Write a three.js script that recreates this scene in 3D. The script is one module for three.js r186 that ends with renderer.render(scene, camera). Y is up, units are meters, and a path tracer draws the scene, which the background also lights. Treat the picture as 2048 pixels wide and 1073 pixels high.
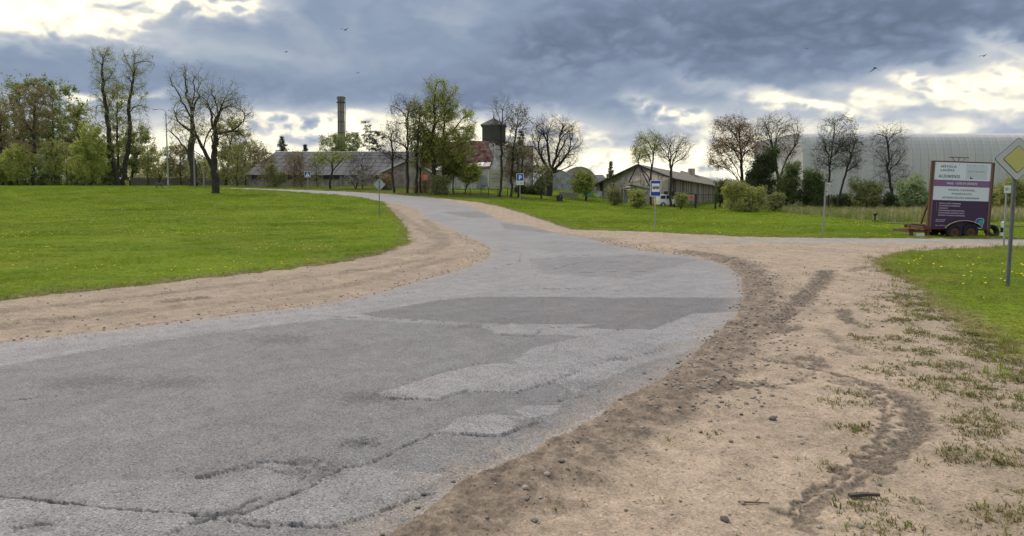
import * as THREE from 'three';
import { mergeGeometries } from 'three/addons/utils/BufferGeometryUtils.js';
import { createNoise2D, createNoise3D } from 'simplex-noise';

// ---------------------------------------------------------------- camera, sky, sun, exposure
const F = 1384, PPY = 482, EYE = 2.0, PITCH = 4 * Math.PI / 180;   // lens in photograph pixels
const EXPOSURE = 1.9;
const scene = new THREE.Scene();
const camera = new THREE.PerspectiveCamera(2 * Math.atan(536.5 / F) * 180 / Math.PI, 2048 / 1073, 0.1, 6000);
camera.position.set(0, EYE, 0);
camera.rotation.set(-PITCH, 0, 0);
camera.setViewOffset(2048, 1073, 0, 536.5 - PPY, 2048, 1073);
scene.add(camera);

const renderer = new THREE.WebGLRenderer({ antialias: true });
renderer.toneMapping = THREE.LinearToneMapping;
renderer.toneMappingExposure = EXPOSURE;
renderer.shadowMap.enabled = true;

function rng(seed) {                                                // seeded generator
  let a = (seed * 2654435761) >>> 0;
  return () => { a = (a + 0x6D2B79F5) >>> 0; let t = a; t = Math.imul(t ^ (t >>> 15), t | 1); t ^= t + Math.imul(t ^ (t >>> 7), t | 61); return ((t ^ (t >>> 14)) >>> 0) / 4294967296; };
}
const n2 = createNoise2D(rng(11)), n3 = createNoise3D(rng(12));
const clamp = (v, a = 0, b = 1) => v < a ? a : v > b ? b : v;
const sstep = (a, b, v) => { const t = clamp((v - a) / (b - a)); return t * t * (3 - 2 * t); };
const mix = (a, b, t) => a + (b - a) * t;
const fbm2 = (x, y, o = 4) => { let s = 0, a = .5, f = 1; for (let i = 0; i < o; i++) { s += a * n2(x * f + i * 17.3, y * f - i * 9.1); a *= .5; f *= 2.03; } return s; };
const fbm3 = (x, y, z, o = 4) => { let s = 0, a = .5, f = 1; for (let i = 0; i < o; i++) { s += a * n3(x * f + i * 7.7, y * f - i * 3.1, z * f + i * 5.3); a *= .5; f *= 2.03; } return s; };

// the sky: a broken deck of cloud with bright openings low ahead of the camera, computed as a panorama of directions
const SKYW = 4096, SKYH = 2048;
{
  const data = new Float32Array(SKYW * SKYH * 4);
  // cloud masses and openings: bearing and height in degrees, their half sizes, tilt, how much they lighten (+) or darken (-)
  const deg = 180 / Math.PI;
  const dirOf = (px, py) => { const a = Math.atan((px - 1024) / F); return [a * deg, Math.atan((385 - py) / F * Math.cos(a)) * deg]; };
  const masses = [
    [150, 30, 140, 45, 0, .62], [60, 10, 100, 35, 0, .35], [300, 25, 40, 16, 0, .45], [455, 4, 70, 22, 0, .65], [395, 32, 46, 10, -8, .22], [50, 75, 90, 30, 0, .16],
    [250, 130, 260, 60, 0, -.05], [930, 60, 70, 40, -15, .13], [980, 15, 60, 25, 0, .1],
    [1450, 60, 480, 95, -5, -.26], [1130, 120, 160, 70, 0, -.14], [1800, 40, 250, 60, -7, -.16], [1000, 170, 140, 40, 0, -.06],
    [640, 180, 330, 30, 2, -.1], [960, 205, 120, 14, 0, -.16], [340, 180, 170, 40, 0, -.02],
    [1340, 60, 40, 14, -30, .16],
    [680, 262, 230, 34, 0, .55], [640, 236, 130, 9, 0, .42], [560, 255, 60, 12, 0, -.16], [850, 270, 130, 30, 0, .35], [760, 245, 60, 9, 0, -.1], [600, 288, 80, 12, 0, -.12],
    [230, 190, 90, 6, 4, .5], [330, 330, 90, 38, 0, .5], [540, 320, 90, 14, 0, .55],
    [1150, 243, 80, 16, -12, .38], [1090, 270, 90, 26, 0, .32], [1270, 195, 240, 26, -12, .1], [1420, 165, 120, 16, -15, .18], [1330, 222, 70, 18, -20, .5], [1395, 225, 30, 12, 0, .3],
    [1190, 265, 110, 22, 0, -.1], [1240, 290, 120, 8, 0, -.14], [1480, 250, 130, 40, -5, .1],
    [1280, 325, 170, 28, 0, .7], [1480, 325, 140, 30, 0, .5], [1120, 330, 90, 22, 0, .42],
    [1620, 208, 70, 12, -14, .6], [1745, 190, 60, 18, -14, .52], [1850, 165, 65, 18, -18, .5], [1960, 158, 80, 22, -12, .48], [2040, 120, 60, 24, -20, .42], [2020, 205, 60, 10, -5, .45], [1985, 78, 70, 10, -14, .2],
    [1800, 215, 60, 12, 0, -.12], [1900, 245, 200, 22, 0, .16], [2030, 250, 90, 30, 0, .1], [1690, 235, 70, 16, 0, .12],
  ].map(([px, py, rx, ry, t, w]) => { const [a, e] = dirOf(px, py); const s = deg / F; return [a, e, rx * s, ry * s, t / deg, w]; });
  const ramp = [[0, .14, .18, .262], [.18, .187, .24, .345], [.36, .272, .342, .462], [.52, .42, .48, .565], [.68, .58, .61, .65], [.82, .9, .87, .76], [1, 1.18, 1.12, .88], [1.3, 1.36, 1.28, 1.0]];
  for (let j = 0; j < SKYH; j++) {
    const el = ((j + .5) / SKYH - .5) * Math.PI, ed = el * deg;
    for (let i = 0; i < SKYW; i++) {
      const k = (j * SKYW + i) * 4;
      if (ed < -.6) { data[k] = .3 / EXPOSURE; data[k + 1] = .32 / EXPOSURE; data[k + 2] = .33 / EXPOSURE; data[k + 3] = 1; continue; }
      const lon = ((i + .5) / SKYW - .5) * 2 * Math.PI;            // direction x = cos(lon), z = sin(lon)
      const dx = Math.cos(el) * Math.cos(lon), dz = Math.cos(el) * Math.sin(lon), dy = Math.sin(el);
      let az = Math.atan2(dx, -dz) * deg;                           // 0 ahead (-z), positive to the right
      const near = Math.abs(az) < 62 && ed < 32, oct = near ? 6 : 4;
      const X0 = dx * 4.2, Y0 = dy * 9, Z0 = dz * 4.2;
      const w1 = fbm3(X0, Y0, Z0, oct), w2 = fbm3(X0 + 15, Y0 + 4, Z0 + 9, oct);
      const det = fbm3(X0 * .95 + w1 * .35, Y0 * 1.1 + w2 * .35, Z0 * .95 + 31, oct), billow = 1 - Math.abs(fbm3(X0 * 3 + w2 * .4, Y0 * 3 + w1 * .4, Z0 * 3 + 8, oct)) * 2.4;
      let b = .5 + det * .26 + w2 * .12 + sstep(.12, .4, det) * .35, open = 0;
      if (near) {
        const wa = az + w1 * 2.4 + det * 1.4, we = ed + w2 * 1.0 + det * .7 + (billow - .6) * .35;
        let s = 0;
        for (const [a0, e0, ra, re, t, w] of masses) {
          const c = Math.cos(t), n = -Math.sin(t), X = wa - a0, Y = we - e0, u = (X * c - Y * n) / ra, v = (X * n + Y * c) / re, q = u * u + v * v;
          if (q < 9) { const g = w * Math.exp(-q * .8); s += g; if (w > .2) open += g; }
        }
        const edge = sstep(62, 45, Math.abs(az)) * sstep(32, 18, ed);
        const glow = sstep(7.6, 2.2, ed + det * 1.6) * (.36 + det * .4 + (billow - .62) * .15);
        b = mix(b, .415 + (det * .24 + w2 * .06) * (1 - sstep(.04, -.1, s) * .66) + glow + s * (1 + det * .6 + (billow - .62) * .45), edge);
      }
      b += sstep(.2, .6, open) * Math.max(-.13, (billow - .6) * .5);
      b = clamp(b, .02, 1.3);
      let q = 0; while (q < ramp.length - 2 && b > ramp[q + 1][0]) q++;
      const A = ramp[q], B = ramp[q + 1], t = (b - A[0]) / (B[0] - A[0]);
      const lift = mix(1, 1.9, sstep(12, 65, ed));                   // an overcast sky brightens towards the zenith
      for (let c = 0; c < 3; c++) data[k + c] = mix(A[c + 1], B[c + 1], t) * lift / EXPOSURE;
      data[k + 3] = 1;
    }
  }
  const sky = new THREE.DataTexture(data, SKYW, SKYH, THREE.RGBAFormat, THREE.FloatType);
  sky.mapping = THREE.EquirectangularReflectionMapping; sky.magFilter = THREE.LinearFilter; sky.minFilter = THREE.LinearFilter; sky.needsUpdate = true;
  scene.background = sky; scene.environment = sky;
}
const sun = new THREE.DirectionalLight(0xfff0da, 1.5);              // behind thin cloud, high ahead and a little to the left
sun.position.set(-45, 95, -75); sun.target.position.set(0, 0, -20); sun.castShadow = true; sun.shadow.radius = 20;
sun.shadow.mapSize.set(2048, 2048);
Object.assign(sun.shadow.camera, { left: -90, right: 90, top: 90, bottom: -90, near: 1, far: 400 });
scene.add(sun, sun.target);

// ---------------------------------------------------------------- helpers: names, things, geometry
const taken = new Map();
function numbered(name) { const n = taken.get(name) || 0; taken.set(name, n + 1); return n ? `${name}_${String(n).padStart(3, '0')}` : name; }
function shade(o) { o.castShadow = o.receiveShadow = true; return o; }
function thing(name, label, category, p, group) {
  const o = new THREE.Group(); o.name = numbered(name); o.position.copy(p); o.userData = { label, category };
  if (group) o.userData.group = group;
  scene.add(o); return o;
}
function part(parent, name, geo, mat, label) {                      // geo in the parent's own coordinates
  const m = shade(new THREE.Mesh(geo, mat)); m.name = name; if (label) m.userData.label = label; parent.add(m); return m;
}
function structure(name, geo, mat) { const m = shade(new THREE.Mesh(geo, mat)); m.name = numbered(name); m.userData.kind = 'structure'; scene.add(m); return m; }
const V = (x, y, z) => new THREE.Vector3(x, y, z);
const box = (w, h, d, x = 0, y = 0, z = 0) => new THREE.BoxGeometry(w, h, d).translate(x, y, z);
const cyl = (r0, r1, h, x = 0, y = 0, z = 0, s = 14) => new THREE.CylinderGeometry(r1, r0, h, s).translate(x, y + h / 2, z);
const clean = (g) => { const o = g.index ? g.toNonIndexed() : g; for (const k of Object.keys(o.attributes)) if (!['position', 'normal', 'uv'].includes(k)) o.deleteAttribute(k); return o; };
const join = (...gs) => mergeGeometries(gs.map(clean));
function bar(a, b, r, s = 8, r2 = r) {                              // a round bar between two points
  const d = b.clone().sub(a), g = new THREE.CylinderGeometry(r2, r, d.length(), s);
  g.applyQuaternion(new THREE.Quaternion().setFromUnitVectors(V(0, 1, 0), d.clone().normalize())); const m = a.clone().add(b).multiplyScalar(.5); return g.translate(m.x, m.y, m.z);
}
function beam(a, b, w, h) {                                         // a square bar between two points
  const d = b.clone().sub(a), g = new THREE.BoxGeometry(w, h, d.length()); const m = new THREE.Matrix4().lookAt(a, b, Math.abs(d.y) > d.length() * .95 ? V(0, 0, 1) : V(0, 1, 0));
  g.applyMatrix4(m); const c = a.clone().add(b).multiplyScalar(.5); return g.translate(c.x, c.y, c.z);
}
function slab(pts, depth, mat4) {                                   // a flat outline (x, y) given thickness, front at z = 0
  const s = new THREE.Shape(pts.map(([x, y]) => new THREE.Vector2(x, y))); const g = new THREE.ExtrudeGeometry(s, { depth, bevelEnabled: false }).translate(0, 0, -depth); if (mat4) g.applyMatrix4(mat4); return g;
}
function faces(list) {                                              // polygons of 3 or 4 points, uv in metres
  const pos = [], uv = [];
  for (const f of list) {
    const e1 = f[1].clone().sub(f[0]).normalize(), n = e1.clone().cross(f[2].clone().sub(f[0])).normalize(), e2 = n.clone().cross(e1);
    for (let k = 1; k < f.length - 1; k++) for (const p of [f[0], f[k], f[k + 1]]) { pos.push(p.x, p.y, p.z); const q = p.clone().sub(f[0]); uv.push(q.dot(e1), q.dot(e2)); }
  }
  const g = new THREE.BufferGeometry(); g.setAttribute('position', new THREE.Float32BufferAttribute(pos, 3)); g.setAttribute('uv', new THREE.Float32BufferAttribute(uv, 2)); g.computeVertexNormals(); return g;
}
const prism = (pts, n) => {                                         // a flat polygon of world points thickened by vector n
  const q = pts.map((p) => p.clone().add(n)), L = [pts, q.slice().reverse()]; for (let i = 0; i < pts.length; i++) { const j = (i + 1) % pts.length; L.push([pts[j], pts[i], q[i], q[j]]); } return faces(L);
};

// ---------------------------------------------------------------- textures
const enc = (c) => { c = clamp(c); return Math.round(255 * (c <= .0031308 ? 12.92 * c : 1.055 * Math.pow(c, 1 / 2.4) - .055)); };
const ih = (x, y, s) => { let h = (x * 374761393 + y * 668265263 + s * 2147483647) | 0; h = Math.imul(h ^ (h >>> 13), 1274126177); return ((h ^ (h >>> 16)) >>> 0) / 4294967296; };
function tn(u, v, p, s) {                                           // tiling value noise with p cells across
  const x = u * p, y = v * p, i = Math.floor(x), j = Math.floor(y), a = x - i, b = y - j, f = a * a * (3 - 2 * a), g = b * b * (3 - 2 * b), w = (k) => ((k % p) + p) % p;
  return mix(mix(ih(w(i), w(j), s), ih(w(i + 1), w(j), s), f), mix(ih(w(i), w(j + 1), s), ih(w(i + 1), w(j + 1), s), f), g);
}
function cells(u, v, p, s) {                                        // tiling stones: [distance to nearest centre in cells, its random value]
  const x = u * p, y = v * p, i = Math.floor(x), j = Math.floor(y); let best = 9, id = 0;
  for (let a = -1; a < 2; a++) for (let b = -1; b < 2; b++) { const ci = (((i + a) % p) + p) % p, cj = (((j + b) % p) + p) % p, dx = i + a + ih(ci, cj, s) - x, dy = j + b + ih(ci, cj, s + 7) - y, d = dx * dx + dy * dy; if (d < best) { best = d; id = ih(ci, cj, s + 13); } }
  return [Math.sqrt(best), id];
}
function tex(n, fn, srgb = true, rx = 1, ry = rx) {                 // fn(u, v) -> number or [r, g, b], linear
  const d = new Uint8Array(n * n * 4);
  for (let j = 0; j < n; j++) for (let i = 0; i < n; i++) { let c = fn((i + .5) / n, (j + .5) / n); if (!Array.isArray(c)) c = [c, c, c]; const k = (j * n + i) * 4; for (let q = 0; q < 3; q++) d[k + q] = srgb ? enc(c[q]) : Math.round(255 * clamp(c[q])); d[k + 3] = 255; }
  const t = new THREE.DataTexture(d, n, n); if (srgb) t.colorSpace = THREE.SRGBColorSpace; t.magFilter = THREE.LinearFilter; t.minFilter = THREE.LinearMipmapLinearFilter; t.generateMipmaps = true; t.wrapS = t.wrapT = THREE.RepeatWrapping; t.repeat.set(rx, ry); t.needsUpdate = true; return t;
}
function print(w, h, draw) {                                        // flat printing on a sign
  const c = document.createElement('canvas'); c.width = w; c.height = h; const x = c.getContext('2d'); draw(x, w, h); const t = new THREE.CanvasTexture(c); t.colorSpace = THREE.SRGBColorSpace; t.magFilter = THREE.LinearFilter; return t;
}
const mat = (color, o = {}) => new THREE.MeshStandardMaterial({ color: Array.isArray(color) ? new THREE.Color().setRGB(...color) : new THREE.Color(color), roughness: .85, ...o });

const asphaltStones = (u, v) => { const [d, id] = cells(u, v, 190, 3), [d2, i2] = cells(u, v, 80, 4); return { h: clamp(1 - d * 1.2) * (.5 + id * .5), t: .56 + (id - .5) * .4 * clamp(1.3 - d) + (i2 > .84 ? .42 * clamp(1.2 - d2 * 2.6) : 0) - (id < .12 ? .16 : 0) + (tn(u, v, 9, 5) - .5) * .1 + (tn(u, v, 31, 6) - .5) * .1 }; };
const sandGrain = (u, v) => { const [d, id] = cells(u, v, 150, 8), [d2, i2] = cells(u, v, 46, 9), peb = i2 > .86 ? clamp(1.5 - d2 * 4.2) : 0; return { peb, i2, t: .6 + (id - .5) * .3 + (tn(u, v, 7, 1) - .5) * .12 + (tn(u, v, 23, 2) - .5) * .14 + (tn(u, v, 77, 3) - .5) * .14, h: .3 + tn(u, v, 23, 2) * .25 + tn(u, v, 77, 3) * .25 + (id - .5) * .12 + peb * .45 }; };
const T = {
  asphalt: tex(1024, (u, v) => { const s = asphaltStones(u, v).t; return [s * 1.01, s, s * .985]; }), asphaltH: tex(1024, (u, v) => { const s = asphaltStones(u, v); return s.h * .7 + .3 * tn(u, v, 60, 7); }, false),
  sand: tex(1024, (u, v) => { const s = sandGrain(u, v), p = s.peb * (s.i2 > .94 ? .25 : -.34); return [s.t + p, s.t + p * 1.05, s.t + p * 1.15]; }), sandH: tex(1024, (u, v) => sandGrain(u, v).h, false),
  soil: tex(512, (u, v) => { const t = .5 + (tn(u, v, 40, 1) - .5) * .4 + (tn(u, v, 120, 2) - .5) * .5 + (tn(u, v, 9, 3) - .5) * .16; return [t, t, t * .9]; }), soilH: tex(512, (u, v) => tn(u, v, 90, 1) * .6 + tn(u, v, 30, 2) * .4, false),
  bark: tex(256, (u, v) => { const g = tn(u, v * .25, 32, 4), t = .45 + (g - .5) * .6 + (tn(u, v, 16, 5) - .5) * .3; return [t, t * .97, t * .93]; }), barkH: tex(256, (u, v) => tn(u, v * .25, 32, 4) * .7 + tn(u, v, 64, 8) * .3, false),
  plaster: tex(512, (u, v) => { const t = .62 + (tn(u, v, 5, 1) - .5) * .3 + (tn(u, v, 24, 2) - .5) * .22 + (tn(u, v, 110, 3) - .5) * .14, st = sstep(.62, .8, tn(u, v * .3, 30, 6)) * .2; return [t - st, t * .985 - st, t * .96 - st]; }),
  wood: tex(512, (u, v) => { const b = Math.floor(u * 12), g = tn(u, v * .06, 170, 2); const t = .5 + (ih(b, 1, 3) - .5) * .3 + (g - .5) * .35 + (tn(u, v, 12, 5) - .5) * .2; return [t, t * .97, t * .94]; }),
  streaks: tex(256, (u, v) => { const t = .78 + (tn(u, v * .1, 60, 2) - .5) * .12 + (tn(u, v, 6, 3) - .5) * .08; return [t, t * .995, t * .985]; }),
  rust: tex(512, (u, v) => { const a = sstep(.4, .7, tn(u, v, 9, 1) * .6 + tn(u, v, 37, 2) * .4), t = .5 + (tn(u, v, 80, 3) - .5) * .3; return [t * mix(.6, 1, a), t * mix(.55, .6, a), t * mix(.55, .42, a)]; }),
  brick: tex(512, (u, v) => { const r = Math.floor(v * 24), x = u * 8 + (r % 2) * .5, f = x - Math.floor(x), g = v * 24 - r, m = f < .05 || g < .12; const k = ih(((Math.floor(x) % 8) + 8) % 8, r, 4), t = .7 + (k - .5) * .4 + (tn(u, v, 60, 3) - .5) * .3, w = sstep(.6, .72, tn(u, v, 13, 9)), so = sstep(.5, .75, tn(u, v, 7, 19)) * .55; const c = m ? [.5, .42, .38] : [t, t * .4, t * .32]; return c.map((q) => mix(q * (1 - so), .75, w * .6)); }),
};
function scaled(t, r, r2 = r) { const c = t.clone(); c.repeat.set(r, r2); c.needsUpdate = true; return c; }

// ---------------------------------------------------------------- the lay of the land
function H(x, z) {                                                  // flat near the camera, a long rise ahead and to the left, level ground to the right
  const d = -z; if (d < 30) return 0;
  const u = x / d, g = 1 - sstep(-.05, .33, u), s = d < 130 ? 3.13 * sstep(42, 130, d) : 3.13 + (Math.min(d, 900) - 130) * .00867;
  return s * g;
}
const cp = Math.cos(PITCH), sp = Math.sin(PITCH);
function ray(px, py) { const x = (px - 1024) / F, y = -(py - PPY) / F; return [x, y * cp - sp, -cp - y * sp]; }
function at(px, py, d) { const r = ray(px, py), k = d / -r[2]; return V(r[0] * k, EYE + r[1] * k, -d); }      // the point at depth d
function onGround(px, py) {                                         // where that line of sight meets the land
  const r = ray(px, py); let lo = 1.5, hi = lo;
  for (; hi < 400; hi *= 1.01) { const k = hi / -r[2]; if (EYE + r[1] * k <= H(r[0] * k, -hi)) break; lo = hi; }
  for (let i = 0; i < 30; i++) { const m = (lo + hi) / 2, k = m / -r[2]; if (EYE + r[1] * k <= H(r[0] * k, -m)) hi = m; else lo = m; }
  const k = hi / -r[2]; return V(r[0] * k, H(r[0] * k, -hi), -hi);
}
const foot = (px, d) => { const x = (px - 1024) / F * d; let y = H(x, -d); for (let i = 0; i < 3; i++) { const r = ray(px, 400); const xx = r[0] / -r[2] * d; y = H(xx, -d); return V(xx, y, -d); } };
class Region {                                                      // an outline on the land; sd > 0 inside
  constructor(pts, world = false) { this.p = pts.map(([a, b]) => { if (world) return [a, b]; const q = onGround(a, b); return [q.x, q.z]; }); const X = this.p.map((q) => q[0]), Z = this.p.map((q) => q[1]); this.b = [Math.min(...X), Math.max(...X), Math.min(...Z), Math.max(...Z)]; }
  sd(x, z, reach = 3) {
    const b = this.b; if (x < b[0] - reach || x > b[1] + reach || z < b[2] - reach || z > b[3] + reach) return -reach;
    let best = 1e9, inside = false; const p = this.p, n = p.length;
    for (let i = 0, j = n - 1; i < n; j = i++) {
      const ax = p[j][0], az = p[j][1], ex = p[i][0] - ax, ez = p[i][1] - az, wx = x - ax, wz = z - az, t = clamp((wx * ex + wz * ez) / (ex * ex + ez * ez + 1e-12)), qx = wx - ex * t, qz = wz - ez * t, q = qx * qx + qz * qz;
      if (q < best) best = q;
      if ((p[i][1] > z) !== (p[j][1] > z) && x < (p[j][0] - p[i][0]) * (z - p[i][1]) / (p[j][1] - p[i][1]) + p[i][0]) inside = !inside;
    }
    return inside ? Math.sqrt(best) : -Math.sqrt(best);
  }
}
class Path {                                                        // a line on the land with a width in metres
  constructor(pts, w) { this.p = pts.map(([a, b]) => { const q = onGround(a, b); return [q.x, q.z]; }); this.w = w; const X = this.p.map((q) => q[0]), Z = this.p.map((q) => q[1]); this.b = [Math.min(...X), Math.max(...X), Math.min(...Z), Math.max(...Z)]; }
  dist(x, z, reach = 1) {
    const b = this.b; if (x < b[0] - reach || x > b[1] + reach || z < b[2] - reach || z > b[3] + reach) return 9;
    let best = 81; const p = this.p;
    for (let i = 1; i < p.length; i++) { const ax = p[i - 1][0], az = p[i - 1][1], ex = p[i][0] - ax, ez = p[i][1] - az, wx = x - ax, wz = z - az, t = clamp((wx * ex + wz * ez) / (ex * ex + ez * ez + 1e-12)), qx = wx - ex * t, qz = wz - ez * t; best = Math.min(best, qx * qx + qz * qz); }
    return Math.sqrt(best);
  }
}

// ---------------------------------------------------------------- ground, road, shoulders
const roadEdge = new Region([[700, 1300], [810, 1080], [830, 1073], [906, 1005], [959, 966], [1078, 916], [1164, 873], [1236, 818], [1346, 761], [1394, 718], [1442, 670], [1485, 632], [1495, 598], [1489, 560], [1470, 540], [1430, 524], [1380, 514], [1300, 505], [1227, 491], [1180, 477], [1110, 466], [1066, 454], [1008, 443], [981, 431], [943, 413], [887, 399], [850, 394], [790, 389.5], [700, 384], [620, 381], [560, 379], [480, 376.8], [440, 376],
  [440, 377.6], [490, 379], [540, 381.2], [600, 385], [650, 388.5], [700, 393], [729, 397], [788, 407], [832, 417.6], [846, 434], [876, 448], [920, 469], [952, 483.6], [975, 498], [978, 513], [958, 527.5], [905, 546.6], [852, 560], [750, 589], [650, 610], [560, 622], [430, 637], [300, 654], [180, 668], [60, 682], [0, 690], [-250, 722], [-900, 800], [-1300, 1300]]);
const sandLeft = new Region([[-900, 700], [-200, 626], [0, 604], [103, 589.5], [222, 579], [342, 564], [461, 552], [581, 538], [700, 522], [773, 504], [817, 488], [812, 469], [802, 443], [782, 422], [764, 404], [735, 399], [745, 398], [830, 408], [900, 440], [1030, 500], [1000, 540], [700, 640], [200, 720], [-900, 900]]);
const sandRight = new Region([[890, 397.5], [964, 406], [1008, 415], [1052, 428], [1095, 442.5], [1125, 453], [1148, 460], [1198, 461.5], [1300, 464.5], [1400, 470], [1500, 474.5], [1650, 477], [1800, 478], [2048, 479.5], [2500, 482], [2500, 491], [2048, 494], [1900, 500], [1800, 507], [1757, 520], [1765, 540], [1815, 565], [1850, 595], [1900, 632], [1965, 670], [2048, 725], [2500, 1000], [2500, 1350], [-200, 1350], [500, 1000], [1000, 700], [1200, 560], [1050, 500], [940, 430], [850, 396.5]]);
const sideRoad = new Region([[1300, 483], [1400, 480], [1500, 479], [1650, 478.6], [1800, 479], [2048, 480.5], [2500, 483], [2500, 490], [2048, 492], [1850, 489.5], [1650, 487.5], [1500, 487], [1400, 487.5]]);
const sparse = new Region([[1840, 600], [1885, 640], [1850, 700], [1890, 760], [1910, 850], [1950, 960], [1960, 1073], [2100, 1350], [2900, 1350], [2900, 600]]);
const wob = (x, z) => n2(x * .9, z * .9) * .16 + n2(x * 3.1 + 9, z * 3.1) * .07 + n2(x * 9, z * 9 + 4) * .025;
const paved = (x, z) => Math.max(roadEdge.sd(x, z), sandLeft.sd(x, z), sandRight.sd(x, z));

// asphalt: old mended pieces of different age, outlines as they lie on the road; tone of the stone and how far each stands proud
const P = (pts, tone, rise, rough = .02) => ({ r: new Region(pts), tone, rise, rough });
const patches = [
  P([[-900, 860], [0, 738], [200, 703], [430, 670], [660, 641], [800, 648], [960, 657], [1000, 672], [1170, 676], [1062, 702], [1030, 727], [1150, 790], [1280, 735], [1395, 700], [1350, 752], [1236, 812], [1120, 872], [940, 960], [880, 990], [600, 1300], [-1200, 1300]], .8, -.004, .05),
  P([[720, 632], [877, 604], [959, 597], [1494, 599], [1480, 627], [1384, 632], [1303, 664], [1112, 660], [983, 651], [791, 646]], .7, -.004, .03),
  P([[748, 794], [782, 801], [877, 807], [911, 794], [935, 789], [1030, 792], [1117, 766], [1174, 742], [1207, 727], [1193, 718], [1110, 732], [1064, 738], [997, 733], [954, 736], [887, 752], [815, 776]], 1.12, .01, .025),
  P([[868, 873], [925, 843], [983, 836], [1054, 843], [1073, 848], [1030, 868], [1002, 879], [935, 876]], 1.15, .01, .03),
  P([[1026, 828], [1054, 818], [1126, 818], [1102, 837], [1059, 843]], 1.16, .004, .02),
  P([[1180, 735], [1290, 700], [1340, 690], [1330, 715], [1250, 745], [1190, 765]], 1.12, .003, .03),
  P([[987, 672], [1021, 652], [1193, 654], [1126, 664], [1069, 675]], 1.16, .005, .02),
  P([[1303, 665], [1336, 651], [1418, 651], [1384, 667]], 1.2, .005, .012), P([[1370, 645], [1394, 632], [1478, 628], [1461, 644]], 1.18, .005, .012),
  P([[660, 636], [730, 637], [860, 645], [960, 652], [962, 656], [850, 652], [720, 644], [655, 641]], 1.05, .004, .012),
  P([[-200, 985], [0, 1004], [112, 1015], [220, 1027], [342, 1035], [415, 1040], [350, 1075], [300, 1300], [-700, 1300]], 1.04, .003, .01),
  P([[488, 1041], [625, 985], [684, 946], [732, 943], [893, 960], [747, 1041], [659, 1065], [469, 1048]], 1.08, .004, .015),
  P([[49, 995], [205, 968], [390, 965], [537, 931], [620, 931], [732, 941], [625, 980], [513, 1007], [420, 1036], [220, 1026]], .98, -.006, .04),
  P([[400, 962], [439, 953], [518, 936], [560, 950], [520, 968], [430, 970]], .98, -.022, .03),
  P([[810, 435], [870, 428], [930, 440], [880, 446]], 1.08, .003, .1), P([[850, 412], [900, 408], [930, 416], [870, 420]], 1.1, .003, .1), P([[930, 470], [1010, 462], [1080, 470], [1010, 481]], 1.1, .003, .1),
  P([[880, 425], [960, 424], [1000, 436], [940, 437]], .84, 0, .1), P([[1000, 447], [1090, 458], [1130, 470], [1010, 460]], .86, 0, .1), P([[1040, 486], [1180, 483], [1240, 500], [1100, 510]], 1.06, 0, .15),
  P([[1060, 520], [1280, 512], [1400, 522], [1260, 560], [1080, 550]], .93, 0, .2), P([[890, 400], [800, 396], [730, 391], [800, 392], [860, 396]], 1.08, 0, .3),
];
const C = (pts, w) => new Path(pts, w);
const cracks = [
  C([[-120, 996], [0, 1003], [30, 1005], [49, 1004], [75, 1010], [112, 1014], [160, 1021], [220, 1026], [280, 1031], [342, 1034], [415, 1036]], .018), C([[415, 1036], [440, 1036], [464, 1031], [490, 1018], [513, 1007]], .015),
  C([[330, 1082], [352, 1073], [390, 1056], [420, 1043], [450, 1037], [488, 1036], [532, 1017], [580, 1000], [625, 980], [649, 960], [684, 943], [732, 938], [800, 905], [868, 874]], .013), C([[454, 1047], [470, 1052], [493, 1060], [542, 1062]], .014),
  C([[469, 1048], [566, 1058], [659, 1066], [742, 1041], [800, 1018], [879, 990]], .007), C([[390, 965], [410, 958], [439, 951], [480, 940], [518, 931], [560, 931], [610, 931]], .016), C([[20, 1070], [60, 1062], [95, 1058]], .014),
  C([[748, 796], [815, 774], [887, 750], [954, 734], [1000, 731]], .008), C([[760, 800], [877, 808], [911, 794], [935, 788]], .01), C([[1030, 793], [1100, 772], [1174, 742], [1215, 728], [1260, 722], [1330, 703]], .01), C([[868, 874], [935, 877], [1002, 880], [1040, 866], [1075, 848]], .012),
  C([[1174, 742], [1110, 760], [1060, 783]], .006), C([[660, 637], [760, 642], [870, 646], [940, 655], [985, 661]], .012), C([[987, 673], [1069, 676], [1085, 662], [1112, 659], [1240, 664], [1303, 665]], .012), C([[0, 810], [60, 803], [110, 797]], .01),
  C([[1100, 812], [1180, 795], [1260, 765], [1340, 730]], .006), C([[600, 618], [680, 606], [760, 596], [850, 585]], .014), C([[450, 640], [560, 628], [680, 612]], .014), C([[990, 540], [1040, 525], [1042, 508], [1000, 500]], .016),
  C([[1000, 585], [1060, 581], [1160, 580], [1240, 585]], .02), C([[1110, 540], [1170, 525], [1280, 527]], .02), C([[0, 688], [150, 680], [260, 668]], .012), C([[1110, 515], [1190, 512]], .025), C([[1150, 548], [1290, 545]], .02), C([[885, 752], [905, 747], [930, 749]], .012), C([[1213, 727], [1232, 720], [1252, 722]], .02),
];
const scabs = [[722, 892, .11, .03], [610, 932, .1, .02], [640, 952, .16, .012], [660, 945, .12, .012], [415, 1040, .09, .02], [1240, 723, .12, .02], [1060, 852, .14, .016], [940, 655, .2, .014], [80, 1062, .12, .012], [340, 770, .3, .004], [175, 770, .35, .004], [560, 683, .4, .006], [585, 950, .1, .016], [730, 800, .3, .005], [1165, 775, .2, .006], [770, 800, .18, .01]].map(([a, b, r, h]) => { const q = onGround(a, b); return [q.x, q.z, r, h]; });

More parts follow.
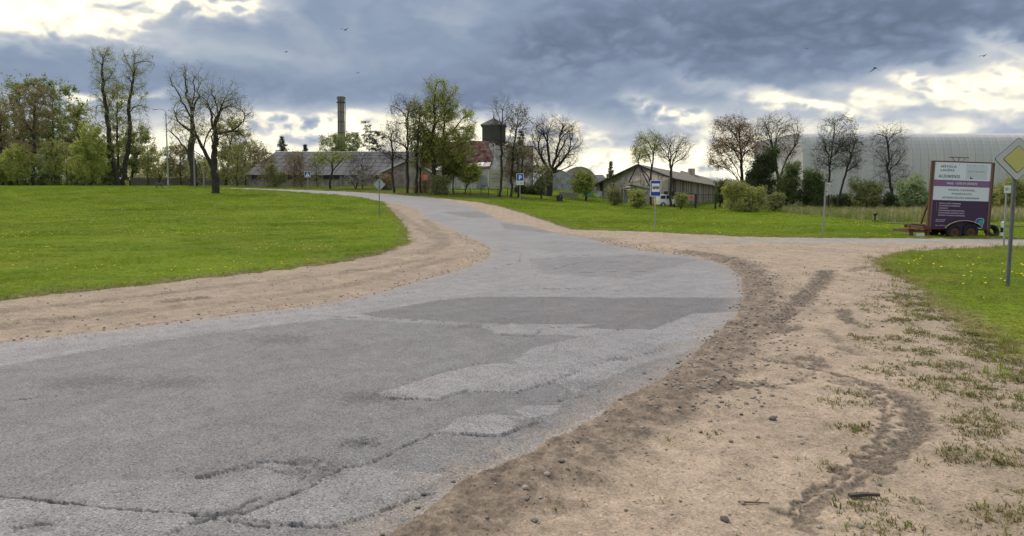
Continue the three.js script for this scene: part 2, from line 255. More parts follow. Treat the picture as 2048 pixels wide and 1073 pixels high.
const US = []; for (let u = -1.6; u < -.8; u += .025) US.push(u); for (let u = -.8; u < .8; u += .0026) US.push(u); for (let u = .8; u <= 1.6; u += .025) US.push(u);
const DS = []; for (let d = 1.2; d < 3.4; d *= 1.04) DS.push(d); for (let d = 3.4; d < 7.5; d *= 1.0036) DS.push(d); for (let d = 7.5; d < 62; d *= 1.0072) DS.push(d); for (let d = 62; d < 150; d *= 1.012) DS.push(d);
function sheet(name, inside, look, m, us = US, ds = DS, wide = (d) => d) {   // a surface lying on the land wherever inside() holds; look() gives [height, r, g, b]
  const nu = us.length, id = new Int32Array(nu * ds.length).fill(-1), hit = new Uint8Array(nu * ds.length), pos = [], col = [], uv = [], idx = [];
  for (let j = 0; j < ds.length; j++) for (let i = 0; i < nu; i++) hit[j * nu + i] = inside(us[i] * wide(ds[j]), -ds[j]) ? 1 : 0;
  const vert = (j, i) => { const k = j * nu + i; if (id[k] < 0) { const x = us[i] * wide(ds[j]), z = -ds[j], [y, r, g, b] = look(x, z); id[k] = pos.length / 3; pos.push(x, y, z); col.push(r, g, b); uv.push(x, z); } return id[k]; };
  for (let j = 0; j < ds.length - 1; j++) for (let i = 0; i < nu - 1; i++) { const k = j * nu + i; if (hit[k] || hit[k + 1] || hit[k + nu] || hit[k + nu + 1]) { const a = vert(j, i), b = vert(j, i + 1), c = vert(j + 1, i), d = vert(j + 1, i + 1); idx.push(a, b, c, b, d, c); } }
  const g = new THREE.BufferGeometry(); g.setAttribute('position', new THREE.Float32BufferAttribute(pos, 3)); g.setAttribute('color', new THREE.Float32BufferAttribute(col, 3)); g.setAttribute('uv', new THREE.Float32BufferAttribute(uv, 2)); g.setIndex(idx); g.computeVertexNormals();
  return structure(name, g, m);
}
const ground = new THREE.MeshPhysicalMaterial({ specularIntensity: .15, vertexColors: true, roughness: 1, map: scaled(T.soil, .8), bumpMap: scaled(T.soilH, .8), bumpScale: .03 });
const asphalt = mat([1, 1, 1], { vertexColors: true, roughness: .82, map: scaled(T.asphalt, 1 / 1.9), bumpMap: scaled(T.asphaltH, 1 / 1.9), bumpScale: .0018 });
const sand = mat([1, 1, 1], { vertexColors: true, roughness: 1, map: scaled(T.sand, 1 / 1.7), bumpMap: scaled(T.sandH, 1 / 1.7), bumpScale: .007 });

const verge = new Region([[440, 375.2], [560, 378.5], [700, 383.5], [800, 389], [890, 396], [980, 400], [1060, 401], [1060, 396], [980, 388], [900, 382], [760, 376.5], [600, 374.8], [440, 374.2]]);   // scruffy verge under the roadside trees
function lawnColor(x, z) {                                          // spring grass, thicker and thinner in patches
  const a = fbm2(x * .07, z * .07, 4), b = fbm2(x * .5 + 3, z * .5, 3) * .95, dry = sstep(.1, .5, fbm2(x * .16 + 40, z * .16, 3));
  const t = clamp(.5 + a * .75 + b * .45), v = sstep(-.6, .8, verge.sd(x, z) + b * 2) * .65;
  return [mix(mix(mix(.088, .138, t), .17, dry * .35), .1, v), mix(mix(mix(.13, .19, t), .172, dry * .3), .1, v), mix(mix(mix(.012, .018, t), .032, dry * .35), .045, v)];
}
// land: grass nearly everywhere, sunk a little under road and sand
{
  const us = []; for (let u = -2.4; u < -.86; u += .06) us.push(u); for (let u = -.86; u < .86; u += .0068) us.push(u); for (let u = .86; u <= 2.4; u += .06) us.push(u);
  const ds = [-120, -60, -30, -15, -8, -4, -2, 0, .8]; for (let d = 1.4; d < 62; d *= 1.012) ds.push(d); for (let d = 62; d < 4200; d *= 1.035) ds.push(d);
  sheet('ground', () => true, (x, z) => {
    const s = -z > 200 ? -3 : paved(x, z), sn = s + wob(x, z), c = lawnColor(x, z), e = sstep(-.5, .05, sn), k = 1 / .5;
    return [H(x, z) + .02 - clamp(sn, -.25, .9) * .2 + n2(x * .35, z * .35) * .02, mix(c[0], .17, e * .8) * k, mix(c[1], .13, e * .8) * k, mix(c[2], .085, e * .8) * k];
  }, ground, us, ds, (d) => Math.max(d, 8) + (d < 0 ? 40 : 0));
}
const roadTone = (x, z) => {
  let t = 1.16, rise = 0;
  for (const p of patches) { const s = p.r.sd(x, z, .6) + n2(x * 3, z * 3) * p.rough * .5 + n2(x * 23, z * 23) * p.rough * .35, k = sstep(-.008, .008, s); if (k > 0) { t = mix(t, p.tone, k); rise = mix(rise, p.rise, k); } }
  return [t, rise];
};
sheet('road', (x, z) => roadEdge.sd(x, z) > -.25, (x, z) => {
  const s = roadEdge.sd(x, z), sn = s + n2(x * 4, z * 4) * .05 + n2(x * 13, z * 13) * .03; let [t, rise] = roadTone(x, z), deep = 0, dirt = 0;
  const jx = x + n2(x * 9, z * 9) * .02 + n2(x * 31, z * 31) * .008, jz = z + n2(x * 9 + 40, z * 9) * .02 + n2(x * 31, z * 31 + 8) * .008;
  for (const c of cracks) { const w = c.w * (.62 + .5 * n2(x * 3, z * 3)) * Math.max(1, -z / 9), q = c.dist(jx, jz, .3); if (q < w) deep = Math.max(deep, 1 - Math.pow(q / w, 2)); }
  let scab = 0; for (const [cx, cz, r, h] of scabs) { const q = Math.hypot((jx - cx) * .7, jz - cz) / r + n2(x * 14, z * 14) * .5; if (q < 1) { scab = Math.max(scab, (1 - q)); rise -= h * sstep(1, .3, q); } }
  const a = fbm2(x * .35, z * .35, 4), b = fbm2(x * 2.3 + 7, z * 2.3, 3); t *= 1 + a * .13 + b * .09;
  dirt = sstep(.55, 0, sn + b * .3) * .55 + sstep(.25, .6, fbm2(x * .6 + 90, z * .6, 4)) * .15;
  const k = 1 / .56, dk = Math.min(mix(1, .32, sstep(0, .55, deep)), 1 - .35 * clamp(scab * 1.6));
  return [H(x, z) + .03 + rise - deep * .035 + Math.min(0, sn) * .7, mix(.174 * t, .24, dirt) * k * dk, mix(.17 * t, .2, dirt) * k * dk, mix(.181 * t, .165, dirt) * k * dk];
}, asphalt);
sheet('side_road', (x, z) => sideRoad.sd(x, z) > -.4, (x, z) => {
  const s = sideRoad.sd(x, z) + wob(x, z) * 2, t = 1 + fbm2(x * .3, z * .3, 4) * .2, d = sstep(.5, -.1, s), k = 1 / .56;
  return [H(x, z) + .045 + Math.min(0, s) * .3, mix(.24 * t, .3, d) * k, mix(.225 * t, .24, d) * k, mix(.21 * t, .18, d) * k];
}, asphalt);

// sand and gravel shoulders with wheel ruts; dark damp soil turned up in the ruts
const ruts = [
  [C([[1510, 722], [1587, 733], [1632, 745], [1687, 758], [1742, 776], [1790, 802]], .07), .85, .02], [C([[1742, 776], [1797, 800], [1830, 832], [1838, 861], [1822, 889], [1790, 917], [1745, 948]], .15), .95, .025], [C([[1742, 790], [1766, 823], [1772, 860], [1758, 892], [1735, 918], [1690, 955], [1640, 992], [1576, 1030]], .06), .9, .02], [C([[1745, 948], [1700, 985], [1650, 1015], [1590, 1050]], .06), .6, .015], [C([[1797, 790], [1850, 822], [1868, 852], [1850, 880]], .1), .4, .01],
  [C([[1545, 660], [1585, 625]], .2), 1, .03], [C([[1590, 615], [1640, 570], [1654, 545]], .3), .8, .02], [C([[1560, 668], [1590, 660]], .2), 1, .02], [C([[1687, 624], [1692, 640], [1706, 652]], .16), .8, .02], [C([[1427, 790], [1466, 773], [1500, 777], [1543, 778]], .14), .75, .02], [C([[1600, 725], [1632, 718], [1640, 738]], .13), .7, .018], [C([[1632, 748], [1600, 768], [1576, 778]], .05), .6, .01],
  [C([[1670, 772], [1710, 770]], .1), .6, .012], [C([[1680, 700], [1710, 712]], .14), .55, .012], [C([[1655, 665], [1680, 690]], .13), .45, .01], [C([[1700, 545], [1740, 535], [1800, 540]], .25), .5, .012], [C([[1580, 1035], [1605, 1060]], .12), .6, .015], [C([[1690, 1000], [1720, 970]], .08), .5, .01],
];
const leftRuts = [[C([[-100, 640], [200, 606], [480, 572], [700, 548], [860, 520]], .25), .3, .03], [C([[0, 660], [250, 630], [480, 606], [700, 574], [900, 520]], .3), .3, .03], [C([[340, 606], [400, 600]], .3), .7, .02], [C([[690, 545], [770, 538]], .2), .6, .02], [C([[40, 645], [150, 640]], .15), .5, .015], [C([[840, 460], [880, 470], [890, 490], [840, 510]], .5), .35, .03], [C([[850, 440], [875, 462]], .4), .3, .02], [C([[790, 420], [850, 460], [870, 480]], .4), .3, .03]];
const berm = C([[720, 1160], [850, 1073], [975, 995], [1090, 935], [1180, 888], [1255, 830], [1365, 772], [1412, 730], [1462, 680], [1505, 638], [1516, 598], [1508, 558], [1488, 535], [1440, 517], [1380, 507]], .55);
function dirtLook(list, right) {
  return (x, z) => {
    const pv = right ? sandRight.sd(x, z) : sandLeft.sd(x, z), sn = pv + wob(x, z), rd = roadEdge.sd(x, z);
    let y = H(x, z) + clamp(sn, -.6, .3) * .1 - clamp(rd - .03, 0, .15) * .8 + fbm2(x * 1.1, z * 1.1, 4) * .022 + n2(x * 7, z * 7) * .005;
    let dk = 0; const jx = x + n2(x * 5, z * 5) * .06, jz = z + n2(x * 5 + 8, z * 5) * .06;
    for (const [p, k, h] of list) { const q = p.dist(jx, jz, p.w * 3) / (p.w * .8); if (q < 2.2) { const tread = .75 + .3 * n2(x * 22, z * 22) + .3 * n2(x * 45, z * 45); dk = Math.max(dk, Math.min(1, k * 1.25) * clamp(sstep(1.2, .5, q + n2(x * 8, z * 8) * .35) * tread)); y += -h * .55 * sstep(1, .3, q) + h * .3 * sstep(.6, 1.1, q) * sstep(2.2, 1.2, q) + n2(x * 18, z * 18) * .0025 * sstep(1.4, .5, q); } }
    let band = 0; if (right) { const q = berm.dist(x, z, 2) / berm.w, e = q + n2(x * 2, z * 2) * .35; band = sstep(1.25, .35, e); y += .045 * sstep(1.2, .2, e) * (.7 + .5 * n2(x * 1.7, z * 1.7)) + n2(x * 12, z * 12) * .012 * band; dk = Math.max(dk, band * (.56 + .5 * fbm2(x * 4, z * 4, 3))); }
    const a = fbm2(x * .45 + 3, z * .45, 4), b = fbm2(x * 3, z * 3, 3), t = 1 + a * .2 + b * .13, sp = right ? sstep(-1.2, 1.0, sparse.sd(x, z) + wob(x, z) * 5) : 0, hum = sstep(.1, .55, fbm2(x * 1.4 + 50, z * 1.4, 4)) * .3 + sp * .45 * clamp(.6 + b) + sstep(.45, .0, sn) * .6, k = 1 / .6;
    const w = right ? 1 : .9; let c = [.29 * t * w, .225 * t * w, .17 * t * w]; c = c.map((v, i) => mix(v, [.16, .132, .082][i], hum)); c = c.map((v, i) => mix(v, [.06, .046, .035][i], clamp(dk)));
    return [y, c[0] * k, c[1] * k, c[2] * k];
  };
}
const leftLook = dirtLook(leftRuts, false), rightLook = dirtLook(ruts, true), sandY = (x, z) => sandRight.sd(x, z) > 0 ? rightLook(x, z)[0] : sandLeft.sd(x, z) > 0 ? leftLook(x, z)[0] : H(x, z);
sheet('dirt_shoulder', (x, z) => sandLeft.sd(x, z) > -.5, leftLook, sand);
sheet('dirt_shoulder', (x, z) => sandRight.sd(x, z) > -.5, rightLook, sand);

// ---------------------------------------------------------------- trees and shrubs
const barkDark = mat([.11, .095, .083], { roughness: 1, map: T.bark, bumpMap: T.barkH, bumpScale: .02 }), barkGrey = mat([.17, .15, .13], { roughness: 1, map: T.bark, bumpMap: T.barkH, bumpScale: .02 }), barkRed = mat([.12, .08, .06], { roughness: 1, map: T.bark, bumpMap: T.barkH, bumpScale: .02 });
const leafMat = new THREE.MeshPhysicalMaterial({ color: 0xffffff, roughness: .95, transmission: .5, specularIntensity: .3, thickness: 0, side: THREE.DoubleSide });
const leafKinds = { lime: [.43, .46, .1], young: [.42, .46, .12], olive: [.33, .34, .13], green: [.28, .33, .12], brown: [.32, .265, .14], rust: [.36, .25, .13], dark: [.1, .135, .05], blossom: [.55, .53, .47], willow: [.4, .42, .13], conifer: [.075, .1, .07], pale: [.36, .44, .22], deep: [.17, .22, .075] };
function sprig(n, len, seed) {                                      // a few small leaves about one point
  const r = rng(seed), pos = [];
  for (let i = 0; i < n; i++) {
    const a = V(r() - .5, r() - .5, r() - .5).normalize(), c = V(r() - .5, r() * .8 - .4, r() - .5).multiplyScalar(len * 1.5), s = V(r() - .5, r() - .5, r() - .5).cross(a).normalize().multiplyScalar(len * .3), t = a.clone().multiplyScalar(len * (.6 + r() * .5)), m = c.clone().addScaledVector(t, .45).addScaledVector(s.clone().cross(a), .35);
    const A = c, B = m.clone().add(s), D = c.clone().add(t), E = m.clone().sub(s); for (const p of [A, B, D, A, D, E]) pos.push(p.x, p.y, p.z);
  }
  const g = new THREE.BufferGeometry(); g.setAttribute('position', new THREE.Float32BufferAttribute(pos, 3)); g.computeVertexNormals(); return g;
}
const sprigs = [sprig(5, .15, 1), sprig(6, .13, 2), sprig(5, .17, 3)], needles = (() => { const r = rng(5), pos = []; for (let i = 0; i < 12; i++) { const a = V(r() - .5, r() * .5 - .3, r() - .5).normalize().multiplyScalar(.34), s = V(r() - .5, r() - .5, r() - .5).cross(a).normalize().multiplyScalar(.028); pos.push(s.x, s.y, s.z, a.x, a.y, a.z, -s.x, -s.y, -s.z); } const g = new THREE.BufferGeometry(); g.setAttribute('position', new THREE.Float32BufferAttribute(pos, 3)); g.computeVertexNormals(); return g; })();

function tubes(chains, base) {                                      // tapered limbs through lists of [point, radius]
  const pos = [], nor = [], uv = [], idx = [];
  for (const { p, r, sides } of chains) {
    const start = pos.length / 3; let len = 0, n = null;
    for (let i = 0; i < p.length; i++) {
      const t = (i + 1 < p.length ? p[i + 1] : p[i]).clone().sub(i ? p[i - 1] : p[i]).normalize(); if (i) len += p[i].distanceTo(p[i - 1]);
      if (!n) n = (Math.abs(t.y) < .9 ? V(0, 1, 0) : V(1, 0, 0)).cross(t).normalize(); else n = n.clone().addScaledVector(t, -n.dot(t)).normalize();
      const b = t.clone().cross(n);
      for (let k = 0; k <= sides; k++) { const a = k / sides * 2 * Math.PI, c = Math.cos(a), s = Math.sin(a), q = n.clone().multiplyScalar(c).addScaledVector(b, s); pos.push(p[i].x + q.x * r[i] - base.x, p[i].y + q.y * r[i] - base.y, p[i].z + q.z * r[i] - base.z); nor.push(q.x, q.y, q.z); uv.push(k / sides * 2, len * .8); }
      if (i) for (let k = 0; k < sides; k++) { const w = sides + 1, a = start + (i - 1) * w + k, c = a + w; idx.push(a, a + 1, c, a + 1, c + 1, c); }
    }
  }
  const g = new THREE.BufferGeometry(); g.setAttribute('position', new THREE.Float32BufferAttribute(pos, 3)); g.setAttribute('normal', new THREE.Float32BufferAttribute(nor, 3)); g.setAttribute('uv', new THREE.Float32BufferAttribute(uv, 2)); g.setIndex(idx); return g;
}
let seedNext = 100;
const leafDummy = new THREE.Object3D();
function leaves(parent, name, spots, kind, size, R, geo) {
  const m = shade(new THREE.InstancedMesh(geo, leafMat, spots.length)), c = new THREE.Color(), k = leafKinds[kind]; m.name = name; m.userData.kind = 'stuff';
  spots.forEach((p, i) => { leafDummy.position.copy(p); leafDummy.rotation.set(R() * 6.3, R() * 6.3, R() * 6.3); leafDummy.scale.setScalar(size * .82 * (.6 + R() * .8)); leafDummy.updateMatrix(); m.setMatrixAt(i, leafDummy.matrix); const t = .75 + R() * .5, w = 1 + (R() - .5) * .25; c.setRGB(k[0] * t * w, k[1] * t, k[2] * t); m.setColorAt(i, c); });
  parent.add(m);
}
function tree({ name = 'tree', label, px, d, env, trunk = [], limbs = [], R = .3, n = [9, 70, 500], kind = 'olive', leaf = 0, leafSize = 1.6, bark = barkDark, gnarl = 1, twig = .0075, stems = 1, group, category = 'tree' }) {
  const r = rng(seedNext++), base = foot(px, d), o = thing(name, label, category, base, group), m = d / F;
  const balls = env.map(([cx, cy, rx, ry]) => { const c = at(cx, cy, d); return [c.x, c.y, c.z + (r() - .5) * rx * m * .3, rx * m, ry * m, Math.max(rx, ry * .7) * m]; }), vol = balls.map((b) => b[3] * b[4] * b[5]), sum = vol.reduce((a, b) => a + b);
  const pick = (lo, hi) => { let k = r() * sum, i = 0; while (k > vol[i] && i < vol.length - 1) k -= vol[i++]; const b = balls[i], v = V(r() - .5, r() - .5, r() - .5).normalize().multiplyScalar(mix(lo, hi * (.9 + .22 * r()), Math.cbrt(r()))); return V(b[0] + v.x * b[3], Math.max(b[1] + v.y * b[4], base.y + .15), b[2] + v.z * b[5]); };
  const N = [];                                                    // nodes: point, direction, parent, level
  const grow = (from, to, level, segs, bend) => {                  // a curved limb from a node to a point
    const A = from >= 0 ? N[from].p : to[0], B = to[to.length - 1], L = A.distanceTo(B), dir = from >= 0 ? N[from].d : V(0, 1, 0), ctrl = A.clone().addScaledVector(dir, L * bend).addScaledVector(V(0, 1, 0), level ? L * .06 : 0); let prev = from;
    for (let i = 1; i <= segs; i++) { const t = i / segs, q = A.clone().multiplyScalar((1 - t) * (1 - t)).addScaledVector(ctrl, 2 * t * (1 - t)).addScaledVector(B, t * t); if (i < segs || level > 1) q.add(V(r() - .5, r() - .5, r() - .5).multiplyScalar(L / segs * .32 * gnarl)); N.push({ p: q, d: q.clone().sub(prev >= 0 ? N[prev].p : A).normalize(), parent: prev, level, w: 0, kids: 0 }); prev = N.length - 1; }
    return prev;
  };
  const roots = [];
  for (let s = 0; s < stems; s++) {
    const b = stems > 1 ? base.clone().add(V((r() - .5) * balls[0][3] * .5, -.1, (r() - .5) * balls[0][3] * .5)) : base.clone().add(V(0, -.15, 0)); N.push({ p: b, d: V((r() - .5) * .6 * (stems > 1), 1, (r() - .5) * .6 * (stems > 1)).normalize(), parent: -1, level: 0, w: 0 }); let prev = N.length - 1; roots.push(prev);
    const tops = stems > 1 ? [pick(.3, .8)] : (trunk.length ? trunk : [[env[0][0], env[0][1]]]).map(([a, c], i) => at(a, c, d).add(V(0, 0, (r() - .5) * .4 * i)));
    for (const q of tops) prev = grow(prev, [q], 0, Math.max(3, Math.ceil(N[prev].p.distanceTo(q) / .9)), .3);
  }
  for (const line of limbs) { const q = line.map(([a, c], i) => at(a, c, d).add(V(0, 0, i ? (r() - .5) * 1.2 : 0))); let best = 0, bd = 1e9; N.forEach((k, i) => { const e = k.p.distanceToSquared(q[0]); if (e < bd) { bd = e; best = i; } }); let prev = best; for (const k of q.slice(1)) prev = grow(prev, [k], 0, Math.max(3, Math.ceil(N[prev].p.distanceTo(k) / .8)), .2); }
  const spans = [[.6, .98], [.35, 1], [.1, 1]], segs = [6, 4, 3], bends = [.45, .35, .3];
  for (let l = 0; l < 3; l++) {
    const stop = N.length;
    for (let k = 0; k < n[l]; k++) {
      const q = pick(...spans[l]); let best = -1, bd = 1e9;
      for (let i = 1; i < stop; i++) { const v = N[i]; if (v.parent < 0) continue; const ex = q.x - v.p.x, ey = q.y - v.p.y, ez = q.z - v.p.z, e = Math.sqrt(ex * ex + ey * ey + ez * ez) + 1e-6, c = (ex * v.d.x + ey * v.d.y + ez * v.d.z) / e, s = e * (1 + 1.1 * (1 - c)) + (l === 0 && ey < .35 * Math.hypot(ex, ez) ? e * .8 : 0); if (s < bd) { bd = s; best = i; } }
      if (best >= 0) grow(best, [q], l + 1, segs[l], bends[l]);
    }
  }
  for (let i = N.length - 1; i >= 0; i--) { const v = N[i]; if (!v.w) v.w = 1; if (v.parent >= 0) N[v.parent].w += v.w / (N[v.parent].kids ? 1 : 1) * 1; }
  // pipe model: cross-section follows how many twigs a limb feeds
  const tip = new Float64Array(N.length); for (let i = N.length - 1; i >= 0; i--) { if (!tip[i]) tip[i] = 1; if (N[i].parent >= 0) tip[N[i].parent] += tip[i]; }
  const top = Math.max(...roots.map((k) => tip[k])), ex = Math.log(R / twig) / Math.log(top), rad = (i) => twig * Math.pow(tip[i], ex);
  const firstKid = new Int32Array(N.length).fill(-1), heavy = new Int32Array(N.length).fill(-1); for (let i = 0; i < N.length; i++) { const q = N[i].parent; if (q >= 0 && (heavy[q] < 0 || tip[i] > tip[heavy[q]])) heavy[q] = i; }
  const big = [], fine = [];
  for (let i = 0; i < N.length; i++) {
    const q = N[i].parent; if (q >= 0 && heavy[q] === i) continue;  // starts a chain unless it carries its parent's on
    const p = [], w = []; if (q >= 0) { p.push(N[q].p); w.push(Math.min(rad(q), rad(i) * 1.15)); } let k = i, root = q < 0; while (k >= 0) { p.push(N[k].p); w.push(rad(k) * (heavy[k] < 0 ? .5 : 1)); k = heavy[k]; }
    if (root && stems === 1) { w[0] *= 1.35; }
    if (p.length > 1) (w[0] > .04 ? big : fine).push({ p, r: w, sides: w[0] > .12 ? 8 : w[0] > .045 ? 5 : 3 });
  }
  const ends = []; for (let i = 0; i < N.length; i++) if (N[i].level === 3) ends.push(i);
  for (const i of ends) if (heavy[i] < 0) for (let k = 0; k < 3; k++) { const v = N[i], q = v.p.clone().addScaledVector(v.d.clone().multiplyScalar(.9).add(V(r() - .5, r() - .3, r() - .5)).normalize(), .3 + r() * .7); fine.push({ p: [v.p, q], r: [twig * .6, twig * .3], sides: 3 }); }
  part(o, 'trunk', tubes(big, base), bark); if (fine.length) { const t = part(o, 'twigs', tubes(fine, base), bark); t.userData.kind = 'stuff'; }
  if (leaf) { const spots = []; leaf = Math.round(leaf * 1.35); for (let i = 0; i < leaf; i++) { const v = N[ends[Math.floor(r() * ends.length)]], q = N[v.parent]; spots.push(v.p.clone().lerp(q.p, r()).add(V(r() - .5, r() - .5, r() - .5).multiplyScalar(.7)).sub(base)); } leaves(o, 'crown', spots, kind, leafSize, r, sprigs[seedNext % 3]); }
  return o;
}
function conifer({ name = 'spruce_tree', label, px, d, top, bottom, half, open = 0 }) {
  const r = rng(seedNext++), base = foot(px, d), o = thing(name, label, 'tree', base, undefined), T0 = at(px, top, d), lo = at(px, bottom, d).y, w = half * d / F, spots = [], limbs = [];
  const h = T0.y - lo, tiers = open ? 9 : 13; limbs.push({ p: [base.clone().add(V(0, -.1, 0)), T0], r: [.16, .02], sides: 6 });
  for (let i = 0; i < tiers; i++) { const t = i / tiers, y = lo + h * t, rr = w * (open ? .5 + .5 * Math.sin(Math.PI * (t * .9 + .1)) : 1 - t) * (.65 + r() * .55); const nb = open ? 3 + (r() * 3 | 0) : 6; for (let k = 0; k < nb; k++) { const a = r() * 6.28, e = V(base.x + Math.cos(a) * rr, y + rr * (open ? .35 : -.12), base.z + Math.sin(a) * rr), s = V(base.x, y, base.z); limbs.push({ p: [s, e], r: [.03, .012], sides: 3 }); const m = Math.max(3, Math.round(rr * (open ? 5 : 6))); for (let q = 0; q < m; q++) { const f = open ? .5 + .5 * r() : Math.sqrt(r()); spots.push(s.clone().lerp(e, f).add(V(r() - .5, r() * .5 - .35, r() - .5).multiplyScalar(open ? .8 : .5)).sub(base)); } } }
  part(o, 'trunk', tubes(limbs, base), barkDark); leaves(o, 'crown', spots, 'conifer', 1.5, r, needles);
}
const lobes = (env, seed) => { const r = rng(seed + 5000); return env.flatMap(([x, y, w, h]) => [[x, y + h * .15, w * .62, h * .68], [x, y + h * .62, w * .92, h * .4], ...Array.from({ length: 8 }, () => { const k = .16 + r() * .34; return [x + (r() * 2 - 1) * w * .82, y + (r() * 1.8 - 1.2) * h * .72, w * k, h * k * (.8 + r() * .8)]; })]); };
const shrub = (label, px, d, env, kind, leaf, o = {}) => tree({ name: 'shrub', category: 'shrub', label, px, d, env: lobes(env, px), kind, leaf, stems: 7, n: [12, 70, 286], R: .035, twig: .005, leafSize: 1.1, ...o });

// left park: the wood behind
tree({ label: 'dense olive-green tree at the very edge of the wood', px: -45, d: 152, env: [[-45, 240, 60, 85], [-40, 320, 50, 45]], kind: 'olive', leaf: 2000, n: [9, 50, 330], leafSize: 2.4 });
tree({ label: 'round-topped green tree behind the brownish ones in the wood', px: 42, d: 162, env: [[38, 200, 55, 60], [20, 290, 70, 70]], kind: 'green', leaf: 5200, n: [12, 80, 660], leafSize: 2.6, R: .4 });
tree({ label: 'tall green tree with a domed crown in the wood', px: 108, d: 166, env: [[105, 205, 48, 58], [115, 290, 62, 62]], kind: 'green', leaf: 5200, n: [12, 80, 660], leafSize: 2.6, R: .4 });
tree({ label: 'olive tree sloping down beside the tall forked pair', px: 160, d: 160, env: [[155, 245, 36, 55], [165, 315, 52, 48]], kind: 'olive', leaf: 3680, n: [10, 70, 660], leafSize: 2.3, R: .35 });
tree({ label: 'reddish brown budding tree at the end of the wood', px: 4, d: 147, env: [[0, 245, 48, 62], [5, 310, 50, 45]], kind: 'brown', leaf: 2880, n: [10, 80, 770], leafSize: 2.0, R: .35 });
tree({ label: 'dark-stemmed brown budding tree in the middle of the wood', px: 67, d: 140, trunk: [[67, 290], [69, 220], [72, 180]], env: [[72, 215, 44, 54], [66, 280, 36, 34]], kind: 'brown', leaf: 2400, n: [10, 80, 770], leafSize: 1.8, R: .35 });
tree({ label: 'green tree directly behind the base of the forked pair', px: 262, d: 158, env: [[280, 295, 32, 55], [250, 310, 40, 45]], kind: 'green', leaf: 3040, n: [9, 60, 495], leafSize: 2.0 });
tree({ label: 'yellowish low tree in front of the grey plank fence', px: 322, d: 149, env: [[315, 330, 34, 32], [335, 312, 22, 30]], kind: 'willow', leaf: 1200, n: [9, 60, 440], leafSize: 1.5, R: .14 });
tree({ label: 'thin olive sapling beside the street lamp', px: 296, d: 150, env: [[295, 318, 20, 40]], kind: 'olive', leaf: 720, n: [8, 50, 352], R: .12 });
tree({ label: 'brownish thin tree behind the thick dead trunk', px: 362, d: 150, env: [[360, 322, 32, 40]], kind: 'brown', leaf: 1280, n: [9, 60, 440], R: .15 });
tree({ label: 'bushy olive tree behind the oak', px: 452, d: 138, env: [[462, 280, 38, 52], [452, 335, 44, 32]], kind: 'olive', leaf: 2880, n: [10, 70, 605], leafSize: 1.9, R: .25 });
tree({ label: 'yellowish thin tree at the fence end near the warehouse', px: 492, d: 130, env: [[490, 315, 34, 42]], kind: 'willow', leaf: 1360, n: [9, 60, 495], R: .15 });
tree({ label: 'brown twiggy tree against the warehouse end', px: 520, d: 126, env: [[518, 325, 28, 42]], kind: 'brown', leaf: 720, n: [9, 60, 495], R: .13 });
tree({ label: 'greyish low tree left of the oak trunk', px: 408, d: 142, env: [[400, 335, 30, 28]], kind: 'olive', leaf: 1040, n: [8, 50, 385], R: .12 });
for (const [px, d, w, lab] of [[20, 150, 40, 'dark undergrowth under the brown end of the wood'], [95, 152, 40, 'dark undergrowth left of the park lantern'], [160, 150, 36, 'dark undergrowth behind the bright lime tree'], [215, 156, 30, 'dark undergrowth left of the forked pair']]) shrub(lab, px, d, [[px, 350, w, 26]], 'green', 2600, { leafSize: 2.1, n: [12, 60, 330] });
// young limes in front of the wood
tree({ label: 'bright young lime tree cut off by the photo edge', px: -2, d: 136, env: [[-2, 335, 24, 32]], kind: 'young', leaf: 1200, n: [9, 50, 352], R: .1 });
tree({ label: 'pale green young lime tree, first whole one from the edge', px: 36, d: 135, env: [[36, 325, 27, 40]], kind: 'young', leaf: 1680, n: [9, 60, 440], R: .1 });
tree({ label: 'olive young tree just left of the park lantern', px: 110, d: 133, env: [[110, 315, 30, 40]], kind: 'willow', leaf: 1600, n: [9, 60, 462], R: .11 });
tree({ label: 'largest bright lime tree between lantern and forked pair', px: 183, d: 128, env: [[182, 318, 46, 42], [185, 280, 26, 40]], kind: 'young', leaf: 3360, n: [10, 70, 660], R: .13, leafSize: 1.7 });
// tall pair and the park trees
tree({ label: 'tall slender tree leaning away, left of the forked pair', px: 237, d: 130, trunk: [[228, 335], [217, 270], [210, 200], [206, 125]], env: [[204, 122, 27, 36], [208, 178, 26, 38], [206, 240, 24, 34], [214, 285, 20, 20]], R: .44, n: [16, 120, 990], kind: 'willow', leaf: 1520, leafSize: 1.2, gnarl: 1.3 });
tree({ label: 'tall slender tree of the forked pair with a perched bird', px: 247, d: 131, trunk: [[254, 310], [259, 240], [264, 170], [268, 120]], env: [[268, 122, 32, 30], [264, 172, 30, 40], [272, 235, 30, 34], [265, 285, 26, 22]], limbs: [[[266, 135], [285, 122], [305, 112]]], R: .42, n: [16, 120, 990], kind: 'willow', leaf: 1360, leafSize: 1.2, gnarl: 1.3 });
tree({ label: 'thin tree seen between the two tall slender ones', px: 236, d: 136, trunk: [[235, 300], [233, 200], [233, 165]], env: [[234, 210, 20, 56], [238, 275, 24, 30]], R: .22, n: [12, 80, 550], kind: 'olive', leaf: 1100 });
tree({ label: 'thick-trunked dead-looking tree with crooked bare limbs', px: 386, d: 120, trunk: [[385, 330], [384, 280], [383, 235]], limbs: [[[384, 260], [370, 215], [350, 175], [338, 150]], [[384, 262], [376, 200], [372, 145], [362, 122]], [[383, 250], [396, 200], [398, 150], [410, 120]], [[384, 235], [386, 170], [384, 130]]], env: [[362, 170, 34, 46], [392, 175, 30, 52], [360, 250, 34, 34], [402, 240, 26, 40]], R: .62, n: [10, 70, 462], gnarl: 1.9, kind: 'olive', leaf: 240, twig: .009 });
